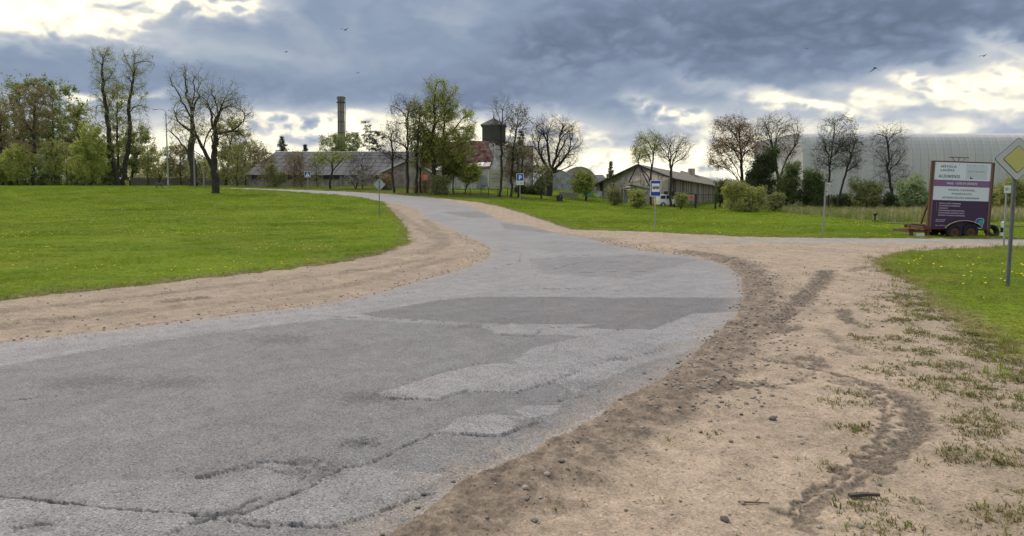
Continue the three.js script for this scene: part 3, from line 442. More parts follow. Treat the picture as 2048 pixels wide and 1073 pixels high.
tree({ name: 'oak_tree', label: 'gnarled oak forking low on the open lawn', px: 430, d: 91, trunk: [[430, 368], [430, 350]], limbs: [[[430, 352], [418, 325], [405, 300], [392, 272], [366, 250], [348, 225]], [[430, 350], [431, 300], [433, 255], [445, 205], [462, 170]], [[419, 326], [400, 308], [380, 308], [362, 306]], [[405, 300], [424, 250], [440, 200], [450, 160]], [[432, 280], [460, 262], [482, 245], [500, 225]], [[433, 290], [425, 240], [424, 200]]], env: [[425, 235, 74, 62], [372, 250, 40, 46], [472, 255, 42, 56], [445, 190, 46, 36], [470, 215, 40, 30]], R: .5, n: [20, 190, 1650], gnarl: 1.5, kind: 'olive', leaf: 1600, leafSize: .95, twig: .006 });
// along the warehouse
shrub('dark twiggy shrub at the warehouse end', 552, 111, [[551, 350, 18, 24]], 'olive', 900);
shrub('brown twiggy shrub left of the crossing sign', 602, 111, [[600, 340, 24, 32]], 'brown', 600);
tree({ label: 'small flat-crowned tree with fresh leaves before the warehouse', px: 661, d: 104, trunk: [[660, 362], [664, 345]], limbs: [[[664, 345], [675, 330], [692, 312]], [[664, 345], [660, 325], [645, 312]]], env: [[655, 316, 32, 14], [688, 312, 26, 10]], R: .17, n: [8, 60, 385], kind: 'young', leaf: 800, leafSize: 1.0 });
tree({ label: 'pale blossoming crooked tree before the warehouse', px: 711, d: 103, trunk: [[713, 372], [722, 360]], limbs: [[[713, 374], [728, 360], [742, 352]]], env: [[716, 352, 30, 18], [740, 350, 20, 14]], R: .13, n: [10, 80, 550], kind: 'blossom', leaf: 560, leafSize: .8, gnarl: 2, bark: barkGrey });
tree({ label: 'bare thin tree whose branches sprawl over the grey roof', px: 726, d: 104, trunk: [[726, 350], [724, 325]], env: [[722, 325, 34, 28]], R: .08, n: [9, 50, 330] });
tree({ label: 'green tree standing behind the warehouse below the chimney', px: 678, d: 142, env: [[690, 286, 38, 22], [660, 290, 28, 22]], kind: 'green', leaf: 2080, n: [10, 60, 440], leafSize: 1.6, R: .2 });
conifer({ label: 'dark spruce behind the left roof end of the warehouse', px: 566, d: 172, top: 271, bottom: 318, half: 22 });
conifer({ label: 'small pointed spruce behind the middle of the warehouse roof', px: 612, d: 176, top: 288, bottom: 318, half: 11 });
conifer({ name: 'pine_tree', label: 'tallest open pine behind the warehouse', px: 738, d: 150, top: 240, bottom: 300, half: 14, open: 1 });
conifer({ name: 'pine_tree', label: 'low open pine next to the chimney', px: 706, d: 152, top: 264, bottom: 312, half: 18, open: 1 });
conifer({ name: 'pine_tree', label: 'low open pine behind the bare roadside trees', px: 756, d: 148, top: 262, bottom: 312, half: 15, open: 1 });
tree({ label: 'olive twiggy tree right of the oak before the fence', px: 474, d: 117, env: [[474, 325, 28, 44]], R: .1, n: [10, 70, 450], kind: 'olive', leaf: 900, leafSize: 1.1 });
tree({ label: 'brown-tinged slim tree before the first warehouse pilasters', px: 536, d: 113, env: [[534, 336, 22, 34]], R: .07, n: [9, 60, 400], kind: 'brown', leaf: 450, leafSize: 1.0 });
tree({ label: 'orange-brown slim tree before the warehouse roof', px: 590, d: 112, env: [[588, 330, 24, 32]], R: .07, n: [9, 60, 400], kind: 'rust', leaf: 450, leafSize: 1.0 });
tree({ label: 'sparse grey-green tree right of the crossing sign', px: 634, d: 111, env: [[632, 340, 18, 30]], R: .06, n: [9, 50, 300], kind: 'olive', leaf: 250, leafSize: 1.0 });
shrub('brown scrub along the annex wall', 770, 100, [[772, 368, 20, 16]], 'brown', 350);
// the roadside clump
tree({ label: 'slim bare tree, first of the clump along the far road', px: 787, d: 92, trunk: [[785, 330], [782, 275]], env: [[778, 290, 30, 42], [786, 260, 20, 24]], R: 0.15, n: [12, 90, 660], leaf: 0 });
tree({ label: 'tall bare tree, second of the clump along the far road', px: 815, d: 91, trunk: [[814, 320], [815, 260], [814, 215]], env: [[812, 240, 40, 56], [800, 300, 36, 30]], R: 0.18, n: [14, 130, 990], leaf: 80, kind: 'olive' });
tree({ label: 'dark straight tree just left of the big limes', px: 832, d: 90, trunk: [[834, 330], [836, 270], [838, 220]], env: [[836, 245, 26, 50], [840, 310, 26, 34]], R: 0.18, n: [12, 100, 660], leaf: 560, kind: 'olive' });
tree({ label: 'thin dark tree against the orange signboard', px: 841, d: 91, trunk: [[841, 340], [846, 290]], env: [[850, 290, 24, 40]], R: 0.11, n: [10, 70, 440], leaf: 560, kind: 'willow' });
tree({ name: 'lime_tree', label: 'tallest lime tree of the roadside clump', px: 868, d: 89, trunk: [[867, 330], [866, 270], [869, 205], [872, 170]], env: [[874, 185, 30, 34], [864, 240, 30, 40], [872, 300, 38, 40], [880, 220, 34, 34]], R: 0.28, n: [18, 150, 1430], kind: 'lime', leaf: 3600, leafSize: .95 });
tree({ name: 'lime_tree', label: 'spreading lime tree reaching over the brick ruin', px: 886, d: 90, trunk: [[886, 330], [888, 270], [886, 210]], limbs: [[[888, 290], [905, 262], [925, 238], [945, 222]]], env: [[918, 245, 40, 36], [898, 200, 26, 34], [900, 300, 44, 44], [935, 290, 26, 30]], R: 0.28, n: [18, 150, 1430], kind: 'lime', leaf: 3200, leafSize: .95 });
shrub('dark tangle of suckers at the foot of the limes', 880, 88, [[880, 372, 22, 22]], 'olive', 1500);
shrub('low scrub behind the orange signboard', 850, 93, [[845, 365, 26, 22]], 'brown', 500);
tree({ label: 'slim young tree right of the big limes', px: 907, d: 91, trunk: [[907, 350], [906, 325]], env: [[905, 330, 20, 30]], R: .08, n: [8, 50, 385], kind: 'lime', leaf: 900 });
tree({ label: 'leaning young tree before the whitewashed shed', px: 930, d: 90, trunk: [[936, 368], [943, 345]], env: [[940, 345, 24, 20]], R: .08, n: [8, 50, 385], kind: 'lime', leaf: 800 });
tree({ label: 'tall bare tree in front of the water tower', px: 1000, d: 83, trunk: [[1003, 330], [1002, 270], [1005, 225]], env: [[1003, 230, 26, 38], [992, 270, 22, 30], [1010, 300, 24, 28]], R: 0.14, n: [12, 100, 660], leaf: 0 });
tree({ label: 'bare leaning tree right of the water tower', px: 1022, d: 83, trunk: [[1024, 340], [1030, 280], [1036, 240]], env: [[1036, 240, 24, 36], [1030, 300, 28, 30]], R: 0.14, n: [12, 90, 550], leaf: 160, kind: 'brown' });
tree({ label: 'brown budding tree behind the parking sign', px: 1036, d: 84, env: [[1045, 325, 30, 38], [1022, 340, 24, 30]], R: .14, n: [11, 80, 550], kind: 'brown', leaf: 1200, leafSize: 1.0 });
conifer({ label: 'dark pointed spruce behind the factory ruin', px: 1042, d: 125, top: 258, bottom: 330, half: 28 });
tree({ label: 'round-crowned bare tree with a stout short trunk', px: 1098, d: 90, trunk: [[1099, 372], [1101, 352]], limbs: [[[1101, 352], [1088, 325], [1076, 305]], [[1101, 352], [1098, 320], [1095, 292]], [[1101, 352], [1110, 320], [1116, 292]], [[1101, 354], [1120, 328], [1132, 312]], [[1101, 355], [1084, 338], [1070, 330]], [[1101, 356], [1124, 340], [1138, 334]]], env: [[1108, 290, 62, 58], [1106, 285, 56, 54]], R: .42, n: [34, 300, 2860], leaf: 0, gnarl: .9, twig: .007 });
tree({ label: 'small dark budding tree before the stout bare tree', px: 1084, d: 82, env: [[1084, 352, 22, 26]], R: .09, n: [9, 60, 385], kind: 'olive', leaf: 560, leafSize: 1.0 });
shrub('dark hedge behind the parking sign', 1068, 92, [[1066, 376, 26, 12], [1040, 376, 14, 10]], 'dark', 1800);
tree({ label: 'fresh green round young tree beside the barn', px: 1172, d: 84, trunk: [[1171, 388]], env: [[1166, 367, 23, 22], [1168, 350, 14, 12]], R: .12, n: [10, 70, 495], kind: 'young', leaf: 2240, leafSize: .9 });
conifer({ label: 'small spruce behind the barn gable', px: 1221, d: 178, top: 321, bottom: 365, half: 13 });
shrub('olive round bush before the barn gable', 1230, 76, [[1230, 390, 17, 19]], 'olive', 1100, { leafSize: .9 });
shrub('yellow-green round bush left of the bus stop sign', 1276, 72, [[1275, 395, 20, 16]], 'willow', 1300, { leafSize: .9 });
tree({ label: 'leafing tree rising behind the barn ridge', px: 1303, d: 84, trunk: [[1302, 350], [1306, 315]], limbs: [[[1302, 360], [1290, 345], [1278, 328]]], env: [[1300, 290, 34, 28], [1280, 308, 24, 20]], R: 0.13, n: [10, 80, 495], kind: 'lime', leaf: 880, leafSize: .9 });
tree({ label: 'bare tree standing against the barn corner', px: 1341, d: 81, trunk: [[1342, 345], [1341, 318]], env: [[1348, 298, 38, 30]], R: 0.15, n: [12, 90, 605], leaf: 0 });
shrub('pale weedy bush beside the white van', 1362, 74, [[1362, 399, 10, 8]], 'willow', 300);
// right: trees round the hangar
tree({ label: 'rust-brown budding tree left of the grey hangar', px: 1484, d: 84, trunk: [[1484, 345], [1480, 295]], env: [[1462, 268, 44, 40], [1440, 312, 32, 32], [1490, 290, 34, 44]], R: 0.2, n: [14, 130, 1210], kind: 'rust', leaf: 2160, leafSize: 1.0 });
tree({ label: 'broad bare tree at the hangar corner', px: 1556, d: 87, trunk: [[1556, 350], [1550, 310]], env: [[1550, 278, 54, 52]], R: 0.2, n: [16, 150, 1430], kind: 'brown', leaf: 400, leafSize: .9 });
shrub('dark green ivy-covered tree between the rust and bare trees', 1515, 82, [[1518, 350, 40, 42]], 'dark', 4200, { leafSize: 1.2, R: .1, n: [14, 90, 495] });
shrub('mid-green tall bush under the broad bare tree', 1575, 79, [[1572, 368, 34, 40]], 'deep', 4200, { leafSize: 1.1, n: [14, 90, 495] });
shrub('green leafy bush at the hangar corner', 1632, 78, [[1630, 380, 32, 34]], 'deep', 3400, { leafSize: 1.1, n: [14, 90, 440] });
shrub('dark bush behind the metal gate', 1440, 86, [[1442, 384, 18, 20]], 'deep', 1000, { leafSize: 1.1 });
shrub('big round yellow-green willow bush', 1492, 68, [[1492, 392, 46, 30]], 'willow', 6500, { leafSize: .85, stems: 14, n: [20, 120, 770] });
shrub('olive bush right of the big willow bush', 1548, 70, [[1548, 402, 20, 15]], 'olive', 1000);
tree({ label: 'small-leaved tree before the hangar, taller one of the two', px: 1655, d: 72, trunk: [[1660, 350], [1666, 300], [1670, 260]], env: [[1672, 268, 40, 40], [1660, 310, 40, 34]], R: 0.11, n: [13, 100, 682], kind: 'dark', leaf: 420, leafSize: .8 });
tree({ label: 'slanting tree before the hangar beside the taller one', px: 1676, d: 73, trunk: [[1688, 360], [1700, 320], [1708, 290]], env: [[1706, 305, 26, 44]], R: .11, n: [11, 80, 440], kind: 'dark', leaf: 200, leafSize: .9 });
tree({ label: 'bare tree standing alone before the hangar middle', px: 1784, d: 72, trunk: [[1779, 350], [1777, 300], [1776, 270]], env: [[1778, 290, 36, 46], [1785, 350, 34, 30]], R: .14, n: [14, 120, 825], leaf: 0 });
shrub('greyish olive bush before the hangar, between two trees', 1737, 70, [[1736, 388, 32, 26]], 'olive', 1300, { n: [14, 90, 440] });
shrub('leafy green bush left of the billboard', 1830, 66, [[1828, 378, 26, 32], [1850, 395, 26, 20]], 'pale', 3600, { n: [14, 90, 440] });
shrub('low dark bush left of the leafy green one', 1795, 69, [[1795, 402, 30, 14]], 'dark', 1600);
shrub('green bush right behind the billboard', 1975, 69, [[1975, 398, 24, 20]], 'green', 1800);
shrub('yellow-green bush behind the priority sign post', 2030, 66, [[2032, 392, 36, 26]], 'willow', 2600);
shrub('brushy scrub past the photo edge', 2110, 66, [[2110, 390, 44, 26]], 'green', 2000);
shrub('low brush below the hangar foot', 1690, 74, [[1690, 404, 26, 10]], 'dark', 1000);

// the far wood seen between the trunks: one mass of stems and leaves
{
  const r = rng(4242), stems = [], spots = [], base = foot(180, 190), o = thing('distant_wood', 'hazy far wood closing the park behind all the trees', 'wood', base); o.userData.kind = 'stuff';
  const topAt = (px) => px < 250 ? 250 + Math.abs(px - 80) * .25 : px < 420 ? 325 + n2(px * .02, 3) * 12 : 335 + n2(px * .03, 8) * 8;
  for (let i = 0; i < 150; i++) { const px = -200 + r() * 740, d = 176 + r() * 30, f = foot(px, d), t = at(px + (r() - .5) * 8, mix(topAt(px), 350, r() * .5), d); stems.push({ p: [f.clone().add(V(0, -.2, 0)), t], r: [.1 + r() * .12, .02], sides: 4 }); }
  for (let i = 0; i < 26000; i++) { const px = -200 + r() * 740, d = 176 + r() * 34, tp = topAt(px) + n2(px * .06, 1) * 12, py = mix(tp, 373, Math.pow(r(), .8)); spots.push(at(px, py, d).sub(base)); }
  part(o, 'trunks', tubes(stems, base), barkDark).userData.kind = 'stuff'; leaves(o, 'crown', spots, 'olive', 2.6, r, sprigs[0]);
  const q = foot(1500, 260), w = thing('far_hedge', 'far dark hedge line along the level horizon', 'hedge', q), sp = []; w.userData.kind = 'stuff';
  const st2 = []; for (let i = 0; i < 9000; i++) { const px = 1020 + r() * 1300, d = 240 + r() * 40, py = mix(362 + n2(px * .02, 5) * 6 + n2(px * .11, 2) * 4, 392, Math.pow(r(), .8)); sp.push(at(px, py, d).sub(q)); }
  for (let i = 0; i < 90; i++) { const px = 1020 + r() * 1300, d = 240 + r() * 40; st2.push({ p: [foot(px, d), at(px, 372, d)], r: [.12, .03], sides: 4 }); }
  part(w, 'trunks', tubes(st2, q), barkDark).userData.kind = 'stuff'; leaves(w, 'crown', sp, 'green', 4, r, sprigs[1]);
}

// ---------------------------------------------------------------- buildings
const wpart = (o, name, geo, m, label) => part(o, name, geo.translate(-o.position.x, -o.position.y, -o.position.z), m, label);
const M = {
  greyWall: mat([.52, .48, .43], { map: scaled(T.plaster, .25), roughness: .95 }), paleWall: mat([.85, .83, .78], { map: scaled(T.plaster, .3), roughness: .95 }), dirtyWall: mat([.42, .4, .365], { map: scaled(T.plaster, .3), roughness: .95 }), barnWall: mat([.62, .57, .5], { map: scaled(T.plaster, .2), roughness: .95 }), concrete: mat([.46, .44, .41], { map: scaled(T.plaster, .5), roughness: .95 }),
  slate: mat([.105, .108, .12], { map: scaled(T.streaks, .2, .2), roughness: .9 }), brownRoof: mat([.27, .235, .215], { map: scaled(T.plaster, .4), roughness: .95 }), trim: mat([.65, .64, .62]), dark: mat([.02, .02, .022], { roughness: .6 }), glass: mat([.03, .035, .04], { roughness: .2 }),
  brick: mat([.4, .4, .4], { map: scaled(T.brick, .25, .25), roughness: .95 }), chimneyBrick: mat([.34, .3, .27], { map: scaled(T.plaster, 1.2, .3), roughness: .95 }), greenWood: mat([.15, .165, .13], { map: scaled(T.wood, .35), roughness: .95 }), oldWood: mat([.5, .44, .39], { map: scaled(T.wood, .4), roughness: .95 }), greyWood: mat([.24, .225, .215], { map: scaled(T.wood, .4), roughness: .95 }),
  steel: mat([.45, .46, .47], { metalness: .6, roughness: .5 }), galv: mat([.33, .34, .35], { metalness: .35, roughness: .55 }), darkSteel: mat([.035, .032, .03], { roughness: .7 }), rust: mat([.3, .2, .15], { map: scaled(T.rust, 2), roughness: .95 }), film: mat([.5, .52, .53], { map: scaled(T.plaster, .3), roughness: .7 }), blackPlastic: mat([.018, .018, .02], { roughness: .45 }), rubber: mat([.022, .022, .022], { roughness: .9 }), white: mat([.75, .75, .74], { roughness: .5 }), greenPaint: mat([.12, .3, .2]), orange: mat([.5, .16, .07]), yellow: mat([.6, .42, .06]),
};
const wallSlab = (pts, z, t) => { const s = new THREE.Shape(pts.map((p) => new THREE.Vector2(p.x, p.y))); return new THREE.ExtrudeGeometry(s, { depth: t, bevelEnabled: false }).translate(0, 0, z - t); };
const up = (p, y) => V(p.x, y, p.z);
function windowIn(o, a, b, y0, y1, out, name = 'window', m = M.glass) { const n = out.clone().multiplyScalar(.05), q = [up(a, y0), up(b, y0), up(b, y1), up(a, y1)].map((v) => v.clone().addScaledVector(out, .01)); return wpart(o, name, prism(q, n), m); }
// long warehouse behind the far road
{
  const d = 119, o = thing('warehouse', 'long low warehouse with a grey slate roof and concrete pilasters', 'building', foot(665, d)), x = (px) => (px - 1024) / F * d, L = x(498), Rr = x(850), y0 = Math.min(H(L, -d), H(Rr, -d)) - .3, ye = at(665, 347, d).y, dr = 128, yr = at(665, 304.5, dr).y, back = 137;
  wpart(o, 'wall', prism([V(L, y0, -d), V(Rr, y0, -d), V(Rr, ye, -d), V(L, ye, -d)], V(0, 0, -.3)), M.greyWall); wpart(o, 'wall', prism([V(L, y0, -d - .3), V(L, ye, -d - .3), V(L, ye, -back), V(L, y0, -back)], V(.3, 0, 0)), M.greyWall);
  const hip = x(553) * dr / d, e = .5;
  const f = [V(L - e, ye - .15, -d + e), V(Rr, ye - .15, -d + e)], rA = V(hip, yr, -dr), rB = V(Rr, yr, -dr), bk = [V(L - e, ye - .15, -back), V(Rr, ye - .15, -back)];
  const rows = 6, cols = 22;                                        // roof sheets, each its own piece
  for (let i = 0; i < rows; i++) for (let k = 0; k < cols; k++) {
    const P0 = (s, t) => { const a = f[0].clone().lerp(f[1], s), b = rA.clone().lerp(rB, s); return a.lerp(b, t); }, g = .0015, h = (i * 7 + k * 13) % 3, lift = V(0, .03 + h * .006, 0);
    wpart(o, 'roof_sheet', prism([P0(k / cols + g, i / rows), P0((k + 1) / cols - g, i / rows), P0((k + 1) / cols - g, (i + 1.03) / rows), P0(k / cols + g, (i + 1.03) / rows)].map((v, q) => v.add(q < 2 ? lift : V(0, 0, 0))), V(0, -.04, 0)), M.slate);
  }
  wpart(o, 'roof', faces([[bk[1], bk[0], rA, rB], [bk[0], f[0], rA], [f[0].clone().add(V(0, -.06, 0)), f[1].clone().add(V(0, -.06, 0)), rB.clone().add(V(0, -.06, 0)), rA.clone().add(V(0, -.06, 0))]]), M.slate); wpart(o, 'ridge_cap', bar(rA.clone().add(V(0, .02, 0)), rB.clone().add(V(0, .02, 0)), .12, 6), M.trim); wpart(o, 'gutter', box(Rr - L + .6, .12, .14, (L + Rr) / 2, ye - .2, -d + e + .09), M.trim);
  for (const px of [503, 528, 552, 575, 597, 634, 683, 730, 776]) wpart(o, 'pilaster', box(.42, ye - y0 - .25, .22, x(px), (ye + y0 - .25) / 2, -d + .115), M.concrete);
  for (const px of [515, 540, 563, 586, 612, 657, 677, 705, 751]) { const w = windowIn(o, V(x(px) - .75, 0, -d), V(x(px) + .75, 0, -d), ye - 1.0, ye - .35, V(0, 0, 1)); part(w, 'frame', join(box(1.6, .08, .09, x(px) - o.position.x, ye - .31 - o.position.y, -d + .03 - o.position.z), box(1.6, .08, .12, x(px) - o.position.x, ye - 1.05 - o.position.y, -d + .03 - o.position.z)), M.concrete); }
}
// gabled annex with a pale verge
{
  const d = 108, o = thing('annex_building', 'grey gabled annex with white verge boards behind the bare trees', 'building', foot(800, d)), A = at(762, 346, d), B = at(818, 320, d), C2 = at(872, 350, d), y0 = H(B.x, -d) - .3, dp = V(0, 0, -10);
  wpart(o, 'wall', prism([V(A.x, y0, -d), V(C2.x, y0, -d), V(C2.x, C2.y, -d), V(B.x, B.y, -d), V(A.x, A.y, -d)], V(0, 0, -.3)), M.greyWall); wpart(o, 'wall', prism([V(A.x, y0, -d - .3), V(A.x, A.y, -d - .3), V(A.x, A.y, -d - 10), V(A.x, y0, -d - 10)], V(.3, 0, 0)), M.greyWall);
  for (const [p, q] of [[A, B], [B, C2]]) { const e = V(0, .06, .35); const r0 = p.clone().add(e), r1 = q.clone().add(e); if (p === A) r0.add(V(-.5, -.22, 0)); else r1.add(V(.5, -.25, 0)); wpart(o, 'roof', prism([r0, r1, r1.clone().add(dp), r0.clone().add(dp)], V(0, .12, 0)), M.brownRoof); wpart(o, 'verge_board', beam(r0.clone().add(V(0, .05, .04)), r1.clone().add(V(0, .05, .04)), .05, .24), M.trim); }
  wpart(o, 'door', box(1.6, 2.2, .1, at(800, 350, d).x, y0 + 1.4, -d + .06), M.oldWood); windowIn(o, up(at(775, 350, d), 0), up(at(786, 350, d), 0), A.y - 1.3, A.y - .5, V(0, 0, 1)); wpart(o, 'brick_panel', box(2.4, 1.4, .06, at(772, 352, d).x + .4, y0 + 2.1, -d + .04), M.brick);
}
// brick factory ruin with a plastered corner, shed roof and wooden water tank
{
  const d = 112, o = thing('factory_ruin', 'red brick factory ruin with peeling white plaster at its corner', 'building', foot(950, d)), y0 = H(at(950, 380, d).x, -d) - .4, X = (px) => at(px, 380, d).x, Y = (py) => at(950, py, d).y, W = (px, py) => V(X(px), Y(py), -d);
  wpart(o, 'wall', wallSlab([V(X(845), y0, -d), V(X(1066), y0, -d), W(1066, 292), W(1010, 290), W(1004, 284), W(940, 281), W(930, 286), W(880, 282), W(845, 284)], -d, .5), M.brick, 'bare red brick wall with a broken top'); wpart(o, 'wall', box(.5, Y(292) - y0, 12, X(1066) - .25, (Y(292) + y0) / 2, -d - 6.5), M.dirtyWall);
  wpart(o, 'plaster', wallSlab([[978, 286], [990, 287], [992, 292], [1001, 292], [1012, 292], [1064, 294], [1064, 384], [962, 384], [968, 370], [972, 352], [978, 340], [984, 328], [988, 316], [984, 304], [979, 296]].map(([a, b]) => W(a, b)), -d + .07, .06), M.paleWall, 'peeling whitewashed plaster over the brick corner');
  wpart(o, 'roof', prism([W(842, 283), W(942, 280), W(942, 280).add(V(0, .8, -5)), W(842, 283).add(V(0, .8, -5))], V(0, .15, 0)), M.brownRoof);
  for (const [a, b, c, e] of [[921, 931, 300, 316], [985, 988, 288, 293], [1030, 1040, 345, 360], [862, 872, 310, 325]]) windowIn(o, V(X(a), 0, -d + (a > 960 ? .08 : 0)), V(X(b), 0, -d + (a > 960 ? .08 : 0)), Y(e), Y(c), V(0, 0, 1), 'window', M.dark);
  const t = thing('water_tank', 'square wooden water tank with a pyramid roof on the factory', 'water tank', V(X(987), Y(282), -d - 3)), k = d + 1.4, a = at(964, 283, k), b = at(1010, 283, k), top = at(987, 249, k).y, w = b.x - a.x, cx = (a.x + b.x) / 2, by = a.y - .2, cz = -k - w / 2;
  const nb = 13; for (let s = 0; s < 2; s++) for (let i = 0; i < nb; i++) { const f = (i + .5) / nb - .5; wpart(t, 'board', s ? box(.12, top - by, w / nb - .02, cx + w / 2, (top + by) / 2, cz + f * (w - .14)) : box(w / nb - .02, top - by, .12, cx + f * (w - .02), (top + by) / 2, cz + w / 2 + .02), M.greenWood); }
  wpart(t, 'tank_body', box(w - .1, top - by - .04, w - .12, cx, (top + by) / 2, cz), M.greenWood); const ap = V(cx, at(987, 236, k + w / 2).y, cz), h = w / 2 + .25, cs = [[-1, 1], [1, 1], [1, -1], [-1, -1]].map(([p, q]) => V(cx + p * h, top - .02, cz + q * h));
  for (let i = 0; i < 4; i++) wpart(t, 'roof_face', faces([[cs[i], cs[(i + 1) % 4], ap]]), M.slate); wpart(t, 'roof_base', box(h * 2, .1, h * 2, cx, top - .08, cz), M.oldWood); wpart(t, 'finial', cyl(.12, .05, .5, ap.x, ap.y - .1, ap.z), M.darkSteel); wpart(t, 'sill_beam', box(w + .5, .35, .3, cx, by - .05, cz + w / 2 + .05), M.darkSteel);
  for (let i = 0; i < 4; i++) wpart(t, 'stilt', box(.25, by - y0, .25, cx + (i % 2 ? 1 : -1) * (w / 2 - .3), (by + y0) / 2 - .1, cz + (i < 2 ? 1 : -1) * (w / 2 - .35)), M.darkSteel);
}
{
  const d = 103, o = thing('whitewashed_shed', 'whitewashed lean-to shed with stained walls before the brick ruin', 'building', foot(925, d)), X = (px) => at(px, 380, d).x, Y = (py) => at(925, py, d).y, y0 = H(X(925), -d) - .3, W = (px, py, z = 0) => V(X(px), Y(py), -d + z);
  wpart(o, 'wall', prism([V(X(872), y0, -d), V(X(976), y0, -d), W(976, 338), W(872, 343)], V(0, 0, -.3)), M.paleWall); wpart(o, 'wall', box(.3, Y(338) - y0, 5, X(976) - .15, (Y(338) + y0) / 2, -d - 2.8), M.paleWall);
  const n = 8; for (let i = 0; i < n; i++) { const a = 866 + (980 - 866) * i / n, b = 866 + (980 - 866) * (i + 1) / n - .5, yy = (p) => 342 - (p - 866) / 114 * 9 + ((i * 5) % 3 - 1) * .5; wpart(o, 'roof_sheet', prism([W(a, yy(a), .5), W(b, yy(b), .5), W(b, yy(b), -7).add(V(0, .9, 0)), W(a, yy(a), -7).add(V(0, .9, 0))], V(0, .08, 0)), i % 3 ? M.film : M.trim); }
  wpart(o, 'door', box(1.2, 2.1, .1, X(962), y0 + 1.4, -d + .06), M.galv); wpart(o, 'meter_box', box(.7, 1.1, .3, X(968), y0 + 1.5, -d + .18), M.galv); windowIn(o, V(X(890), 0, -d), V(X(900), 0, -d), y0 + 1.4, y0 + 2.4, V(0, 0, 1), 'window', M.dark); windowIn(o, V(X(930), 0, -d), V(X(938), 0, -d), y0 + 1.4, y0 + 2.4, V(0, 0, 1), 'window', M.dark);
}
// factory chimney
{
  const d = 165, p = V(at(682, 240, d).x, foot(682, d).y, -d), o = thing('factory_chimney', 'tall tapering brick chimney with a ring platform near its top', 'chimney', p), top = at(682, 194, d).y - p.y, w = d / F, rA = 6.2 * w, rB = 8.4 * w, pts = []; for (let i = 0; i <= 20; i++) pts.push(new THREE.Vector2(mix(rB * 1.12, rA, i / 20), top * i / 20));
  part(o, 'shaft', new THREE.LatheGeometry(pts, 28), M.chimneyBrick); const yb = at(682, 205, d).y - p.y; part(o, 'rim', new THREE.CylinderGeometry(rA * 1.12, rA * 1.1, .9, 28, 1, true).translate(0, top - .4, 0), M.chimneyBrick); part(o, 'rim_top', new THREE.RingGeometry(rA * .7, rA * 1.12, 28).rotateX(-Math.PI / 2).translate(0, top + .05, 0), M.dark);
  part(o, 'platform', new THREE.CylinderGeometry(rA * 1.45, rA * 1.45, .12, 20).translate(0, yb, 0), M.darkSteel); part(o, 'railing', new THREE.TorusGeometry(rA * 1.45, .04, 5, 24).rotateX(Math.PI / 2).translate(0, yb + 1, 0), M.darkSteel); const lad = []; for (const s of [-.22, .22]) lad.push(bar(V(rB * 1.2 + .1, 0, s), V(rA * 1.1 + .15, top, s), .04, 4)); for (let y = .5; y < top; y += .6) lad.push(box(.04, .04, .44, mix(rB * 1.2 + .1, rA * 1.1 + .15, y / top), y, 0)); part(o, 'ladder', join(...lad), M.darkSteel);
  for (const y of [.3, .45, .6, .72, .83]) part(o, 'iron_band', new THREE.CylinderGeometry(mix(rB * 1.12, rA, y) + .03, mix(rB * 1.12, rA, y) + .035, .12, 28, 1, true).translate(0, top * y, 0), M.darkSteel);
}
// pair of arched tunnels and a low roof behind the yard
{
  const mk = (label, px0, px1, d, h, len, m) => { const a = at(px0, 390, d), b = at(px1, 390, d), w = b.x - a.x, p = V((a.x + b.x) / 2, H((a.x + b.x) / 2, -d), -d), o = thing('arched_tunnel', label, 'shed', p, 'arched sheds in the yard'); const n = 7, g = new THREE.CylinderGeometry(w / 2, w / 2, len / n - .02, 22, 1, true, 0, Math.PI).rotateZ(Math.PI / 2).rotateY(Math.PI / 2); g.rotateX(0); for (let i = 0; i < n; i++) { const q = new THREE.CylinderGeometry(1, 1, len / n - .02, 22, 1, true, -Math.PI / 2, Math.PI).rotateX(-Math.PI / 2).scale(w / 2, h, 1).translate(0, -.1, -(i + .5) * len / n); part(o, 'cover_panel', q, m); part(o, 'hoop', new THREE.TorusGeometry(1, .02, 5, 22, Math.PI).scale(w / 2 + .03, h + .03, 1).translate(0, -.1, -i * len / n), M.galv); } const s = new THREE.Shape(); s.absellipse(0, 0, w / 2, h, 0, Math.PI, false); part(o, 'end_wall', new THREE.ShapeGeometry(s, 20).translate(0, -.1, -.05), m); };
  mk('pale sagging film tunnel shed behind the stout bare tree', 1074, 1150, 118, 3.6, 24, M.film); mk('taller arched shed roof behind the fresh green tree', 1118, 1200, 135, 4.9, 22, M.greyWall);
  const d = 150, o = thing('low_shed', 'far low shed roof showing left of the barn eave', 'building', foot(1190, d)), X = (px) => at(px, 380, d).x; wpart(o, 'wall', box(X(1215) - X(1160), 3.5, .3, (X(1215) + X(1160)) / 2, H(X(1190), -d) + 1.5, -d), M.greyWall); wpart(o, 'roof', prism([V(X(1158), at(0, 366, d).y, -d + .4), V(X(1217), at(0, 366, d).y, -d + .4), V(X(1213), at(0, 351, d + 6).y, -d - 6), V(X(1162), at(0, 351, d + 6).y, -d - 6)], V(0, .15, 0)), M.slate);
}
